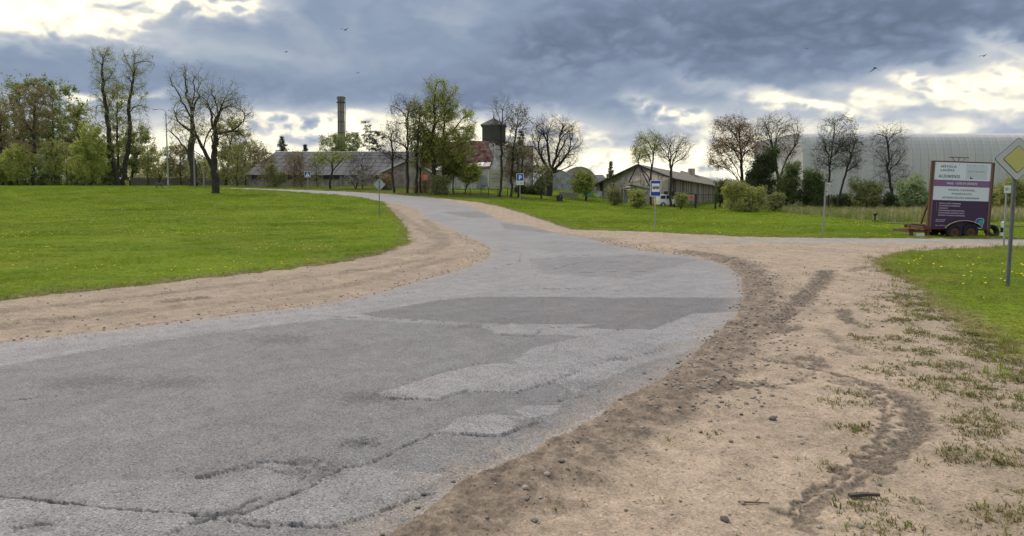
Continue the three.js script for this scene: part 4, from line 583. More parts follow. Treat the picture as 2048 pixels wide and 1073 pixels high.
// barn: gable towards the camera, long board wall running back
{
  const o = thing('barn', 'long weathered barn with a broad grey gable and board side wall', 'building', foot(1275, 92)), dl = 99, dR = 85, df = 132, L = at(1193, 369, dl), Rt = at(1342, 357, dR), ap = at(1276, 330.5, 92), fr = at(1428, 371.5, df), y0 = -.25, gy = (p) => H(p.x, p.z) - .3;
  wpart(o, 'gable_wall', prism([up(L, gy(L)), up(Rt, gy(Rt)), Rt, ap, L], V(.05, 0, -.3)), M.barnWall);
  const along = fr.clone().sub(Rt), ra = ap.clone().add(along.clone().multiplyScalar(.97)); ra.y = at(1372, 350, -ra.z).y; const out = V(along.z, 0, -along.x).normalize().multiplyScalar(-1); if (out.z < 0) out.negate();
  const nb = 26; for (let i = 0; i < nb; i++) { const g = .0035, P0 = (t) => Rt.clone().lerp(fr, t), a = P0(i / nb + g), b = P0((i + 1) / nb - g), off = out.clone().multiplyScalar(.02 * (i % 3)); wpart(o, 'board', prism([up(a, gy(a)), up(b, gy(b)), b, a].map((v) => v.clone().add(off)), out.clone().multiplyScalar(-.06)), i % 4 === 1 ? M.greyWood : M.oldWood); }
  wpart(o, 'side_wall', prism([up(Rt, gy(Rt)), up(fr, gy(fr)), fr, Rt].map((v) => v.clone().addScaledVector(out, -.12)), out.clone().multiplyScalar(-.2)), M.oldWood);
  const e = out.clone().multiplyScalar(.55).add(V(0, -.15, 0)), fw = along.clone().normalize().multiplyScalar(-.45), nr = 14; for (let i = 0; i < nr; i++) { const f = (t) => [Rt.clone().add(e).add(fw).lerp(fr.clone().add(e), t), ap.clone().add(fw).lerp(ra, t)], [a0, a1] = f(i / nr + .001), [b0, b1] = f((i + 1) / nr - .001), l = V(0, .03 + (i % 2) * .015, 0); wpart(o, 'roof_sheet', prism([a0, b0, b1, a1].map((v) => v.add(l)), V(0, .1, 0)), M.brownRoof); }
  const le = L.clone().add(L.clone().sub(ap).setZ(0).normalize().multiplyScalar(.7)), lb = le.clone().add(along); lb.y = le.y; wpart(o, 'roof', prism([ap.clone().add(fw), le.clone().add(fw), lb, ra], V(0, .1, 0)), M.brownRoof);
  wpart(o, 'verge_board', beam(ap.clone().add(fw).add(V(0, .02, .05)), le.clone().add(fw).add(V(0, .02, .05)), .06, .2), M.darkSteel); wpart(o, 'verge_board', beam(ap.clone().add(fw).add(V(0, .02, .05)), Rt.clone().add(e).add(fw).add(V(0, .05, .05)), .06, .2), M.darkSteel);
  const face = (px, py) => { const r = ray(px, py), n = Rt.clone().sub(L).setY(0).cross(V(0, 1, 0)).normalize(), t = L.clone().sub(V(0, EYE, 0)).dot(n) / (r[0] * n.x + r[1] * n.y + r[2] * n.z); return V(r[0] * t, EYE + r[1] * t, r[2] * t); }, fo = V(.02, 0, .12);
  for (const [a, b, w] of [[[1273, 333], [1257, 366], .14], [[1279, 334], [1298, 372], .14], [[1281, 336], [1281, 371], .05], [[1226, 352], [1226, 372], .04], [[1316, 347], [1316, 376], .04]]) wpart(o, 'brace', beam(face(...a).add(fo), face(...b).add(fo), w, .08), M.darkSteel);
  for (const [a, b, c, f] of [[1200, 1204, 364, 382], [1222, 1229, 368, 376], [1328, 1350, 383, 400]]) { const q = [face(a, f), face(b, f), face(b, c), face(a, c)].map((v) => v.add(V(0, 0, .03))); wpart(o, 'window', prism(q, V(0, 0, .05)), M.dark); }
  const pb = [face(1192, 400), face(1204, 400), face(1204, 383), face(1192, 383)].map((v) => v.add(V(0, 0, .2))); wpart(o, 'notice_panel', prism(pb, V(0, 0, .06)), M.paleWall);
  const q = thing('lean_to', 'small lean-to with an open dark doorway against the barn gable', 'shed', foot(1280, 84)), dq = 84, A = (px, py, z = 0) => at(px, py, dq).add(V(0, 0, z)), qb = gy(A(1280, 400));
  wpart(q, 'wall', prism([up(A(1262, 400), qb), up(A(1302, 400), qb), A(1302, 379), A(1262, 372)], V(0, 0, -.2)), M.barnWall); wpart(q, 'roof', prism([A(1260, 369.5, .4), A(1304, 379, .4), A(1304, 379, -4), A(1260, 369.5, -4)], V(0, .1, 0)), M.film); wpart(q, 'canopy', prism([A(1243, 380, .3), A(1263, 377, .3), A(1263, 377, -3), A(1243, 380, -3)], V(0, .12, 0)), M.darkSteel);
  wpart(q, 'post', beam(up(A(1244, 400), qb), A(1244, 380), .2, .2), M.darkSteel); wpart(q, 'door', prism([up(A(1250, 400, -1), qb), up(A(1261, 400, -1), qb), A(1261, 380, -1), A(1250, 380, -1)], V(0, 0, -.1)), M.galv);
  const h = thing('second_barn', 'brown roof of a second barn behind the long one', 'building', foot(1400, 140)), D = 140, B = (px, py, z = 0) => at(px, py, D).add(V(0, 0, z)), hb = -.3; wpart(h, 'wall', prism([up(B(1350, 380), hb), up(B(1450, 380), hb), B(1450, 372), B(1350, 372)], V(0, 0, -.3)), M.oldWood); wpart(h, 'roof', prism([B(1345, 374, .6), B(1454, 374, .6), at(1432, 362, D + 8), at(1362, 342.5, D + 8)], V(0, .15, 0)), M.brownRoof); const st = at(1383, 350, D + 5); wpart(h, 'chimney', box(1.2, 2.0, 1.2, st.x, st.y + .3, st.z), M.greyWall);
}
// huge grey hangar on the right, curved sheet by sheet
{
  const d = 108, p = V(at(1606, 390, d).x, 0, -d), o = thing('hangar', 'huge curved grey corrugated metal hangar filling the right background', 'hangar', p), top = at(1900, 272, d + 9).y, depth = 22, n = 46, w = 1.22;
  const prof = (k) => { const t = k * Math.PI / 2 / 14; return [depth / 2 * (1 - Math.pow(Math.cos(t), .14)), top * Math.pow(Math.sin(t), .72)]; };
  const make = (z) => { const pos = [], uv = [], idx = [], sub = 6; for (let k = 0; k <= 14; k++) { const [a, y] = prof(k); for (let i = 0; i <= sub; i++) { const bump = (i % 2 ? .009 : 0); pos.push(i / sub * (w - .02), y - .05, -a + bump + z); uv.push(i / sub * w, y); } } for (let k = 0; k < 14; k++) for (let i = 0; i < sub; i++) { const a = k * (sub + 1) + i, b = a + sub + 1; idx.push(a, a + 1, b, a + 1, b + 1, b); } const g = new THREE.BufferGeometry(); g.setAttribute('position', new THREE.Float32BufferAttribute(pos, 3)); g.setAttribute('uv', new THREE.Float32BufferAttribute(uv, 2)); g.setIndex(idx); const q = g.toNonIndexed(); q.computeVertexNormals(); return q; };
  const shapes = [make(0), make(.004), make(-.003)], tones = [[.6, .595, .595], [.58, .58, .585], [.62, .61, .605]].map((c) => mat(c, { roughness: .55, map: scaled(T.streaks, .5, .05) }));
  for (let i = 0; i < n; i++) { const m = part(o, 'wall_panel', shapes[(i * 7) % 3], tones[(i * 5 + (i >> 2)) % 3]); m.position.x = i * w; }
  const end = []; for (let k = 0; k <= 14; k++) { const [a, y] = prof(k); end.push(V(.02, y - .08, -a - .05)); } end.push(V(.02, top - .1, -depth), V(.02, -.2, -depth)); part(o, 'end_wall', faces(end.slice(1).map((q, i) => [end[0], end[i], q]).slice(1)), tones[0]); part(o, 'back_wall', faces([[V(0, -.2, -depth), V(n * w, -.2, -depth), V(n * w, top - .1, -depth), V(0, top - .1, -depth)], [V(0, top - .1, -depth), V(n * w, top - .1, -depth), V(n * w, top - .1, -depth / 2), V(0, top - .1, -depth / 2)]]), tones[1]); part(o, 'plinth', box(n * w, .9, .5, n * w / 2, .2, .2), M.darkSteel);
}
// plank fence closing the park
{
  const d = 156, o = thing('plank_fence', 'long grey plank fence at the back of the park', 'fence', foot(380, d)), a = at(262, 380, d).x, b = at(512, 380, d).x, pl = [], r = rng(77); for (let x = a; x < b; x += .2) { const y = H(x, -d); pl.push(box(.175, 1.9 + r() * .12, .03, x, y + .95, -d + r() * .02)); } const f = wpart(o, 'planks', join(...pl), M.greyWood); f.userData.kind = 'stuff'; for (let x = a; x < b; x += 2.4) wpart(o, 'post', box(.12, 2.1, .12, x, H(x, -d) + 1, -d - .1), M.concrete);
}
// yard wall, wire fence posts and green containers by the tunnels
{
  const seg = (label, p0, p1, d, h, m) => { const a = at(p0, 390, d), b = at(p1, 390, d), o = thing('yard_wall', label, 'wall', V((a.x + b.x) / 2, H((a.x + b.x) / 2, -d), -d)), n = 6; for (let i = 0; i < n; i++) { const x = mix(a.x, b.x, (i + .5) / n); wpart(o, 'block', box((b.x - a.x) / n - .03, h + (i % 2) * .05, .35, x, H(x, -d) + h / 2 - .05, -d + (i % 3) * .03), m); } wpart(o, 'core', box(b.x - a.x, h - .1, .2, (a.x + b.x) / 2, H((a.x + b.x) / 2, -d) + h / 2 - .15, -d), m); };
  seg('low concrete block wall right of the waste bin', 1118, 1156, 90, .75, M.concrete); seg('low concrete wall left of the stout bare tree', 1050, 1096, 92, .7, M.concrete);
  for (const [px, lab] of [[1170, 'pale green container left behind the young tree trunk'], [1181, 'pale green container right behind the young tree trunk']]) { const o = thing('green_container', lab, 'container', foot(px, 96)); part(o, 'body', box(.75, .95, .7, 0, .55, 0), M.greenPaint); part(o, 'lid', box(.8, .06, .75, 0, 1.06, 0), M.greenPaint); part(o, 'wheel', new THREE.CylinderGeometry(.1, .1, .06, 12).rotateZ(Math.PI / 2).translate(-.3, .1, .3), M.rubber); part(o, 'wheel', new THREE.CylinderGeometry(.1, .1, .06, 12).rotateZ(Math.PI / 2).translate(.3, .1, .3), M.rubber); }
  const o = thing('concrete_block', 'grey concrete block standing behind the yard wall', 'block', foot(1149, 94)); part(o, 'block', box(.6, 1.2, .5, 0, .55, 0), M.concrete); part(o, 'cap', box(.66, .08, .56, 0, 1.2, 0), M.concrete);
  for (const [px, d, lab] of [[908, 86, 'beside the slim young tree'], [940, 86, 'beside the leaning young tree'], [962, 85, 'before the shed door'], [977, 85, 'left of the information board'], [996, 84, 'under the information board'], [1015, 84, 'left of the brown tree']]) { const f = thing('fence_post', `thin dark fence post below the factory, ${lab}`, 'post', foot(px, d), 'wire fence posts before the factory'); part(f, 'post', cyl(.045, .04, 1.2, 0, -.1, 0, 8), M.darkSteel); part(f, 'cap', new THREE.SphereGeometry(.05, 8, 6).translate(0, 1.1, 0), M.darkSteel); }
  const y = new Region([[955, 399.6], [1020, 399.8], [1080, 402], [1180, 404], [1180, 402], [1100, 399.5], [1020, 397.8], [955, 398]]); sheet('yard_path', (x, z) => y.sd(x, z) > -.1, (x, z) => [H(x, z) + .05, .9, .86, .8], mat([.55, .55, .55], { vertexColors: true, map: scaled(T.sand, .3) }));
  const l = new Region([[-300, 374.6], [185, 374.2], [190, 373.6], [-300, 373.8]]); sheet('park_road', (x, z) => l.sd(x, z, 8) > -.3, (x, z) => [H(x, z) + .06, .5, .5, .5], mat([.16, .16, .16], { vertexColors: true }), US.filter((q, i) => i % 4 === 0));
}

// ---------------------------------------------------------------- signs, lamps, trailer, vehicles, birds
const paint = (t, o = {}) => new THREE.MeshStandardMaterial({ map: t, roughness: .45, ...o });
function rounded(w, h, r) { const s = new THREE.Shape(), x = -w / 2, y = -h / 2; s.moveTo(x + r, y); s.lineTo(x + w - r, y); s.quadraticCurveTo(x + w, y, x + w, y + r); s.lineTo(x + w, y + h - r); s.quadraticCurveTo(x + w, y + h, x + w - r, y + h); s.lineTo(x + r, y + h); s.quadraticCurveTo(x, y + h, x, y + h - r); s.lineTo(x, y + r); s.quadraticCurveTo(x, y, x + r, y); return s; }
const plate = (w, h, r, t = .006) => new THREE.ExtrudeGeometry(rounded(w, h, r), { depth: t, bevelEnabled: true, bevelSize: .003, bevelThickness: .003, bevelSegments: 1, curveSegments: 6 });
const faceUV = (w, h) => new THREE.PlaneGeometry(w, h);
function post(o, h, r = .03, m = M.galv, lean = 0) { const p = part(o, 'post', bar(V(0, -.2, 0), V(lean * h, h, 0), r, 14), m); part(p, 'post_cap', new THREE.SphereGeometry(r * 1.05, 12, 6, 0, 6.3, 0, 1.57).translate(lean * h, h, 0), m); return p; }
function clamps(o, ys, z, r = .034) { for (const y of ys) part(o, 'clamp', join(new THREE.TorusGeometry(r, .008, 6, 16).rotateX(Math.PI / 2).translate(0, y, 0), box(.12, .03, .012, 0, y, z)), M.darkSteel); }
// priority road sign on the right
{
  const p = onGround(2015, 579), d = -p.z, k = d / F, o = thing('priority_sign', 'diamond priority road sign with yellow centre on grey post', 'road sign', p), cy = at(2021, 319, d).y - p.y, s = 87 * k / Math.SQRT2, lean = 9 * k / (216 * k) - .024; post(o, cy + .3, .038, mat([.2, .21, .22], { roughness: .6, map: scaled(T.plaster, 3) }), lean);
  const g = new THREE.Group(); g.name = 'sign_plate'; g.position.set(lean * cy, cy, .05); g.rotation.set(0, -.12, -.02); o.add(g); const rot = (q) => q.rotateZ(Math.PI / 4);
  part(g, 'backing', rot(plate(s, s, .05)), mat([.09, .085, .1])); part(g, 'white_face', rot(plate(s * .965, s * .965, .045, .003)).translate(0, 0, .008), mat([.5, .49, .5], { roughness: .45 })); part(g, 'black_line', rot(plate(s * .63, s * .63, .025, .002)).translate(0, 0, .0155), mat([.05, .05, .05])); part(g, 'yellow_face', rot(plate(s * .6, s * .6, .02, .002)).translate(0, 0, .0205), mat([.52, .47, .16], { roughness: .45 })); clamps(o, [cy - .2, cy + .2], .025, .04);
}
// the same sign seen from behind across the road
{
  const p = onGround(759, 436), d = -p.z, k = d / F, o = thing('diamond_sign_back', 'grey back of a diamond sign on the left lawn edge', 'road sign', p), cy = at(760, 369.5, d).y - p.y, s = 25 * k / Math.SQRT2; post(o, cy + s * .6, .034, mat([.18, .19, .2], { roughness: .7 }));
  part(o, 'sign_plate', plate(s, s, .04, .008).rotateZ(Math.PI / 4).translate(0, cy, -.06), mat([.4, .43, .46], { metalness: .3, roughness: .5 })); part(o, 'rim', join(...[0, 1, 2, 3].map((i) => { const a = i * Math.PI / 2, c = s / Math.SQRT2 * .97, A = V(Math.cos(a) * c, cy + Math.sin(a) * c, -.045), B = V(Math.cos(a + Math.PI / 2) * c, cy + Math.sin(a + Math.PI / 2) * c, -.045); return bar(A, B, .012, 5); })), M.galv); part(o, 'sticker', box(.1, .05, .004, .16, cy - .18, -.042), M.white); clamps(o, [cy - .2, cy + .2], -.02, .036);
}
function facePlate(o, name, w, h, cy, z, draw, res = 256) { const g = part(o, name, plate(w, h, .03, .008).translate(0, cy, z), M.galv); part(g, 'face', faceUV(w * .985, h * .985).translate(0, cy, z + .015), paint(print(Math.round(res * w / h), res, draw))); return g; }
// bus stop
{
  const p = onGround(1310, 462), d = -p.z, k = d / F, o = thing('bus_stop_sign', 'tall blue and white bus stop sign on a grey post', 'road sign', p), cy = at(1311, 377, d).y - p.y, w = 21.5 * k, h = 32.5 * k; post(o, cy + h * .45, .032);
  facePlate(o, 'sign_plate', w, h, cy, .04, (c, W, Hh) => { c.fillStyle = '#dcdfe4'; c.fillRect(0, 0, W, Hh); c.fillStyle = '#1b3f93'; c.fillRect(W * .05, Hh * .035, W * .9, Hh * .93); c.fillStyle = '#e4e6e6'; c.fillRect(W * .13, Hh * .2, W * .74, Hh * .52); c.fillStyle = '#15161a'; const x = W * .2, y = Hh * .35, bw = W * .62, bh = Hh * .17; c.beginPath(); c.roundRect(x, y, bw, bh, 10); c.fill(); c.fillStyle = '#e4e6e6'; for (let i = 0; i < 5; i++) c.fillRect(x + bw * (.07 + i * .185), y + bh * .14, bw * .13, bh * .33); c.fillStyle = '#15161a'; for (const q of [.22, .78]) { c.beginPath(); c.arc(x + bw * q, y + bh * 1.05, bh * .26, 0, 7); c.fill(); c.fillStyle = '#e4e6e6'; c.beginPath(); c.arc(x + bw * q, y + bh * 1.05, bh * .1, 0, 7); c.fill(); c.fillStyle = '#15161a'; } }, 384);
  part(o, 'yellow_band', cyl(.05, .05, 8 * k, 0, at(1311, 411, d).y - p.y, 0, 12), M.yellow, 'yellow sleeve round the post'); clamps(o, [cy - .2, cy + .2], .02);
}
// parking sign with plate below
{
  const p = onGround(1040, 402), d = -p.z, k = d / F, o = thing('parking_sign', 'blue parking sign with a small white plate beneath', 'road sign', p), cy = at(1043, 355, d).y - p.y, w = 15 * k, cy2 = at(1043, 366.5, d).y - p.y; post(o, cy + w * .4, .05);
  facePlate(o, 'sign_plate', w, w, cy, .06, (c, W, Hh) => { c.fillStyle = '#d8dade'; c.fillRect(0, 0, W, Hh); c.fillStyle = '#2150a8'; c.fillRect(W * .06, Hh * .06, W * .88, Hh * .88); c.fillStyle = '#eceef0'; c.font = `bold ${Hh * .8}px sans-serif`; c.textAlign = 'center'; c.textBaseline = 'middle'; c.fillText('P', W * .52, Hh * .54); });
  facePlate(o, 'lower_plate', w, 7.4 * k, cy2, .06, (c, W, Hh) => { c.fillStyle = '#d9dbdc'; c.fillRect(0, 0, W, Hh); c.fillStyle = '#22252a'; c.beginPath(); c.moveTo(W * .12, Hh * .5); c.lineTo(W * .24, Hh * .32); c.lineTo(W * .24, Hh * .68); c.fill(); c.fillRect(W * .24, Hh * .44, W * .1, Hh * .12); c.font = `bold ${Hh * .42}px sans-serif`; c.textBaseline = 'middle'; c.fillText('30 m', W * .46, Hh * .52); }, 128); clamps(o, [cy, cy2], .03, .054);
}
// crossing sign
{
  const d = 103, p = foot(616, d), k = d / F, o = thing('crossing_sign', 'small blue pedestrian crossing sign before the warehouse', 'road sign', p), cy = at(616, 349, d).y - p.y, w = 12 * k; post(o, cy + w * .4, .05);
  facePlate(o, 'sign_plate', w, w, cy, .06, (c, W, Hh) => { c.fillStyle = '#dfe2e6'; c.fillRect(0, 0, W, Hh); c.fillStyle = '#1f479c'; c.fillRect(W * .05, Hh * .05, W * .9, Hh * .9); c.fillStyle = '#eef0f2'; c.beginPath(); c.moveTo(W * .5, Hh * .14); c.lineTo(W * .88, Hh * .86); c.lineTo(W * .12, Hh * .86); c.fill(); c.strokeStyle = '#16181c'; c.lineWidth = W * .055; c.beginPath(); c.moveTo(W * .52, Hh * .46); c.lineTo(W * .48, Hh * .62); c.lineTo(W * .38, Hh * .8); c.moveTo(W * .48, Hh * .62); c.lineTo(W * .6, Hh * .8); c.moveTo(W * .4, Hh * .56); c.lineTo(W * .6, Hh * .56); c.stroke(); c.beginPath(); c.arc(W * .53, Hh * .38, W * .05, 0, 7); c.fillStyle = '#16181c'; c.fill(); });
}
// post carrying a sign seen edge on
{
  const p = onGround(1646, 472), d = -p.z, k = d / F, o = thing('edge_on_sign', 'grey post with a sign seen edge on, beside the side road', 'road sign', p), h = at(1650, 366, d).y - p.y; post(o, h, .034, M.galv, .03); const g = part(o, 'sign_plate', plate(.6, 24 * k, .03, .01).rotateY(Math.PI / 2 - .1).translate(.13 + .03 * h * .8, h - 12 * k, -.05), M.steel); part(g, 'bracket', box(.1, .03, .03, .03 * h + .05, h - .1, 0), M.darkSteel); part(g, 'bracket', box(.1, .03, .03, .03 * h + .03, h - .4, 0), M.darkSteel);
}
// small plate on a thin post, and a striped marker
{
  const p = onGround(2008, 496), d = -p.z, k = d / F, o = thing('number_plate_post', 'thin galvanised post with a small white plate near the trailer', 'sign post', p), h = at(2009, 372, d).y - p.y; post(o, h - .05, .03); facePlate(o, 'plate', 14 * k, 15 * k, h - 7 * k, .04, (c, W, Hh) => { c.fillStyle = '#d4d6d6'; c.fillRect(0, 0, W, Hh); c.fillStyle = '#444'; for (let i = 0; i < 3; i++) c.fillRect(W * .15, Hh * (.3 + i * .14), W * (.42 + (i % 2) * .1), Hh * .07); c.fillRect(W * .74, Hh * .3, W * .05, Hh * .38); }, 128);
  const q = onGround(2005, 477), D = -q.z, K = D / F, m = thing('marker_post', 'black and white banded marker post beside the spare tyre', 'marker post', q), mh = at(2005, 446, D).y - q.y; part(m, 'post', new THREE.CylinderGeometry(.07, .075, mh, 14).translate(0, mh / 2, 0), M.white); part(m, 'black_band', new THREE.CylinderGeometry(.0745, .075, mh * .32, 14).translate(0, mh * .54, 0), M.dark); part(m, 'black_foot', new THREE.CylinderGeometry(.078, .082, mh * .16, 14).translate(0, mh * .07, 0), M.dark); part(m, 'cap', new THREE.SphereGeometry(.07, 12, 6, 0, 6.3, 0, 1.57).translate(0, mh, 0), M.white);
}
// orange board and the factory's information board
{
  const d = 89, p = foot(851, d), k = d / F, o = thing('orange_board', 'faded orange board on a thin post under the limes', 'sign', p), cy = at(851, 355, d).y - p.y; post(o, cy + .3, .04, M.darkSteel); part(o, 'board', plate(12 * k, 12 * k, .02, .02).translate(0, cy, .05), M.orange); part(o, 'lettering', join(...[.2, .05, -.1].map((y, i) => box(.5 - i * .08, .05, .01, 0, cy + y, .085))), mat([.6, .45, .38]));
  const D = 97, q = foot(993, D), K = D / F, b = thing('information_board', 'large pale information board standing before the factory corner', 'sign', q), c0 = at(993, 359, D).y - q.y, w = 27 * K, h = 38 * K; for (const s of [-1, 1]) part(b, 'post', bar(V(s * w * .36, -.2, 0), V(s * w * .36, c0 + h * .4, 0), .06, 8), M.oldWood);
  const pn = part(b, 'panel', box(w, h, .06, 0, c0, .09), M.paleWall); part(pn, 'print', faceUV(w * .98, h * .98).translate(0, c0, .124), paint(print(256, 360, (c, W, Hh) => { c.fillStyle = '#bdb8a8'; c.fillRect(0, 0, W, Hh); c.fillStyle = '#2e3132'; c.textAlign = 'center'; c.font = 'bold 30px sans-serif'; c.fillText('VILSTARA', W / 2, 95); c.font = 'bold 20px sans-serif'; c.fillText('VISKAS', W / 2, 140); c.font = 'bold 32px sans-serif'; c.fillText('HIDRAULIKAI', W / 2, 178); c.fillStyle = '#5d5d56'; for (let i = 0; i < 3; i++) c.fillRect(40, 200 + i * 16, 176 - i * 24, 5); c.beginPath(); c.moveTo(118, 62); c.lineTo(140, 40); c.lineTo(146, 58); c.closePath(); c.fill(); c.fillRect(120, 318, 90, 6); })));
}
// street lamp, bare poles, lantern, bench
{
  const d = 108, p = foot(337, d), o = thing('street_lamp', 'tall grey street lamp with one arm over the park', 'street lamp', p), k = d / F, h = at(336, 222, d).y - p.y; part(o, 'pole', cyl(.13, .07, h, 0, -.1, 0, 12), M.galv); part(o, 'arm', new THREE.TubeGeometry(new THREE.CatmullRomCurve3([V(0, h - .15, 0), V(-.25, h + .12, 0), V(-.9, h + .3, 0), V(-20 * k, h + .28, 0)]), 16, .045, 8), M.galv); part(o, 'lamp_head', new THREE.SphereGeometry(1, 14, 8).scale(.42, .1, .15).translate(-21 * k, h + .27, 0), M.galv); part(o, 'base_door', box(.18, .5, .05, 0, .9, .13), M.steel);
  for (const [px, top, D, lab] of [[390, 300, 112, 'slim grey pole right beside the thick dead tree'], [408, 334, 110, 'short grey concrete pole between dead tree and oak']]) { const q = foot(px, D), m = thing('concrete_pole', lab, 'pole', q), hh = at(px, top, D).y - q.y; part(m, 'shaft', cyl(.15, .1, hh, 0, -.1, 0, 10), M.concrete); part(m, 'cap', cyl(.12, .06, .1, 0, hh - .12, 0, 10), M.concrete); }
  const D = 128, q = foot(135, D), l = thing('park_lantern', 'dark park lantern with a white globe beside young trees', 'lantern', q), hh = at(135, 324, D).y - q.y; part(l, 'pole', cyl(.1, .06, hh, 0, -.1, 0, 10), M.darkSteel); part(l, 'globe', new THREE.SphereGeometry(.25, 14, 10).translate(0, hh + .15, 0), M.white); part(l, 'cap', new THREE.ConeGeometry(.34, .2, 12).translate(0, hh + .42, 0), M.darkSteel); part(l, 'base', cyl(.18, .14, .5, 0, -.05, 0, 10), M.darkSteel);
  const b = thing('park_bench', 'small dark park bench beside the street lamp', 'bench', foot(319, 107)); part(b, 'seat', box(1.2, .06, .4, 0, .45, 0), M.greyWood); for (const s of [-1, 1]) part(b, 'leg', box(.1, .43, .36, s * .45, .21, 0), M.concrete); part(b, 'backrest', box(1.2, .25, .05, 0, .75, -.2), M.greyWood); for (const s of [-1, 1]) part(b, 'support', beam(V(s * .45, .45, -.19), V(s * .45, .85, -.23), .05, .05), M.darkSteel);
  const w = thing('white_notice', 'small white notice on a stake between the forked trunks', 'sign', foot(241, 140)); part(w, 'stake', cyl(.05, .05, 1.4, 0, -.1, 0, 8), M.white); part(w, 'board', box(.55, .8, .05, 0, 1.45, .06), M.white);
}
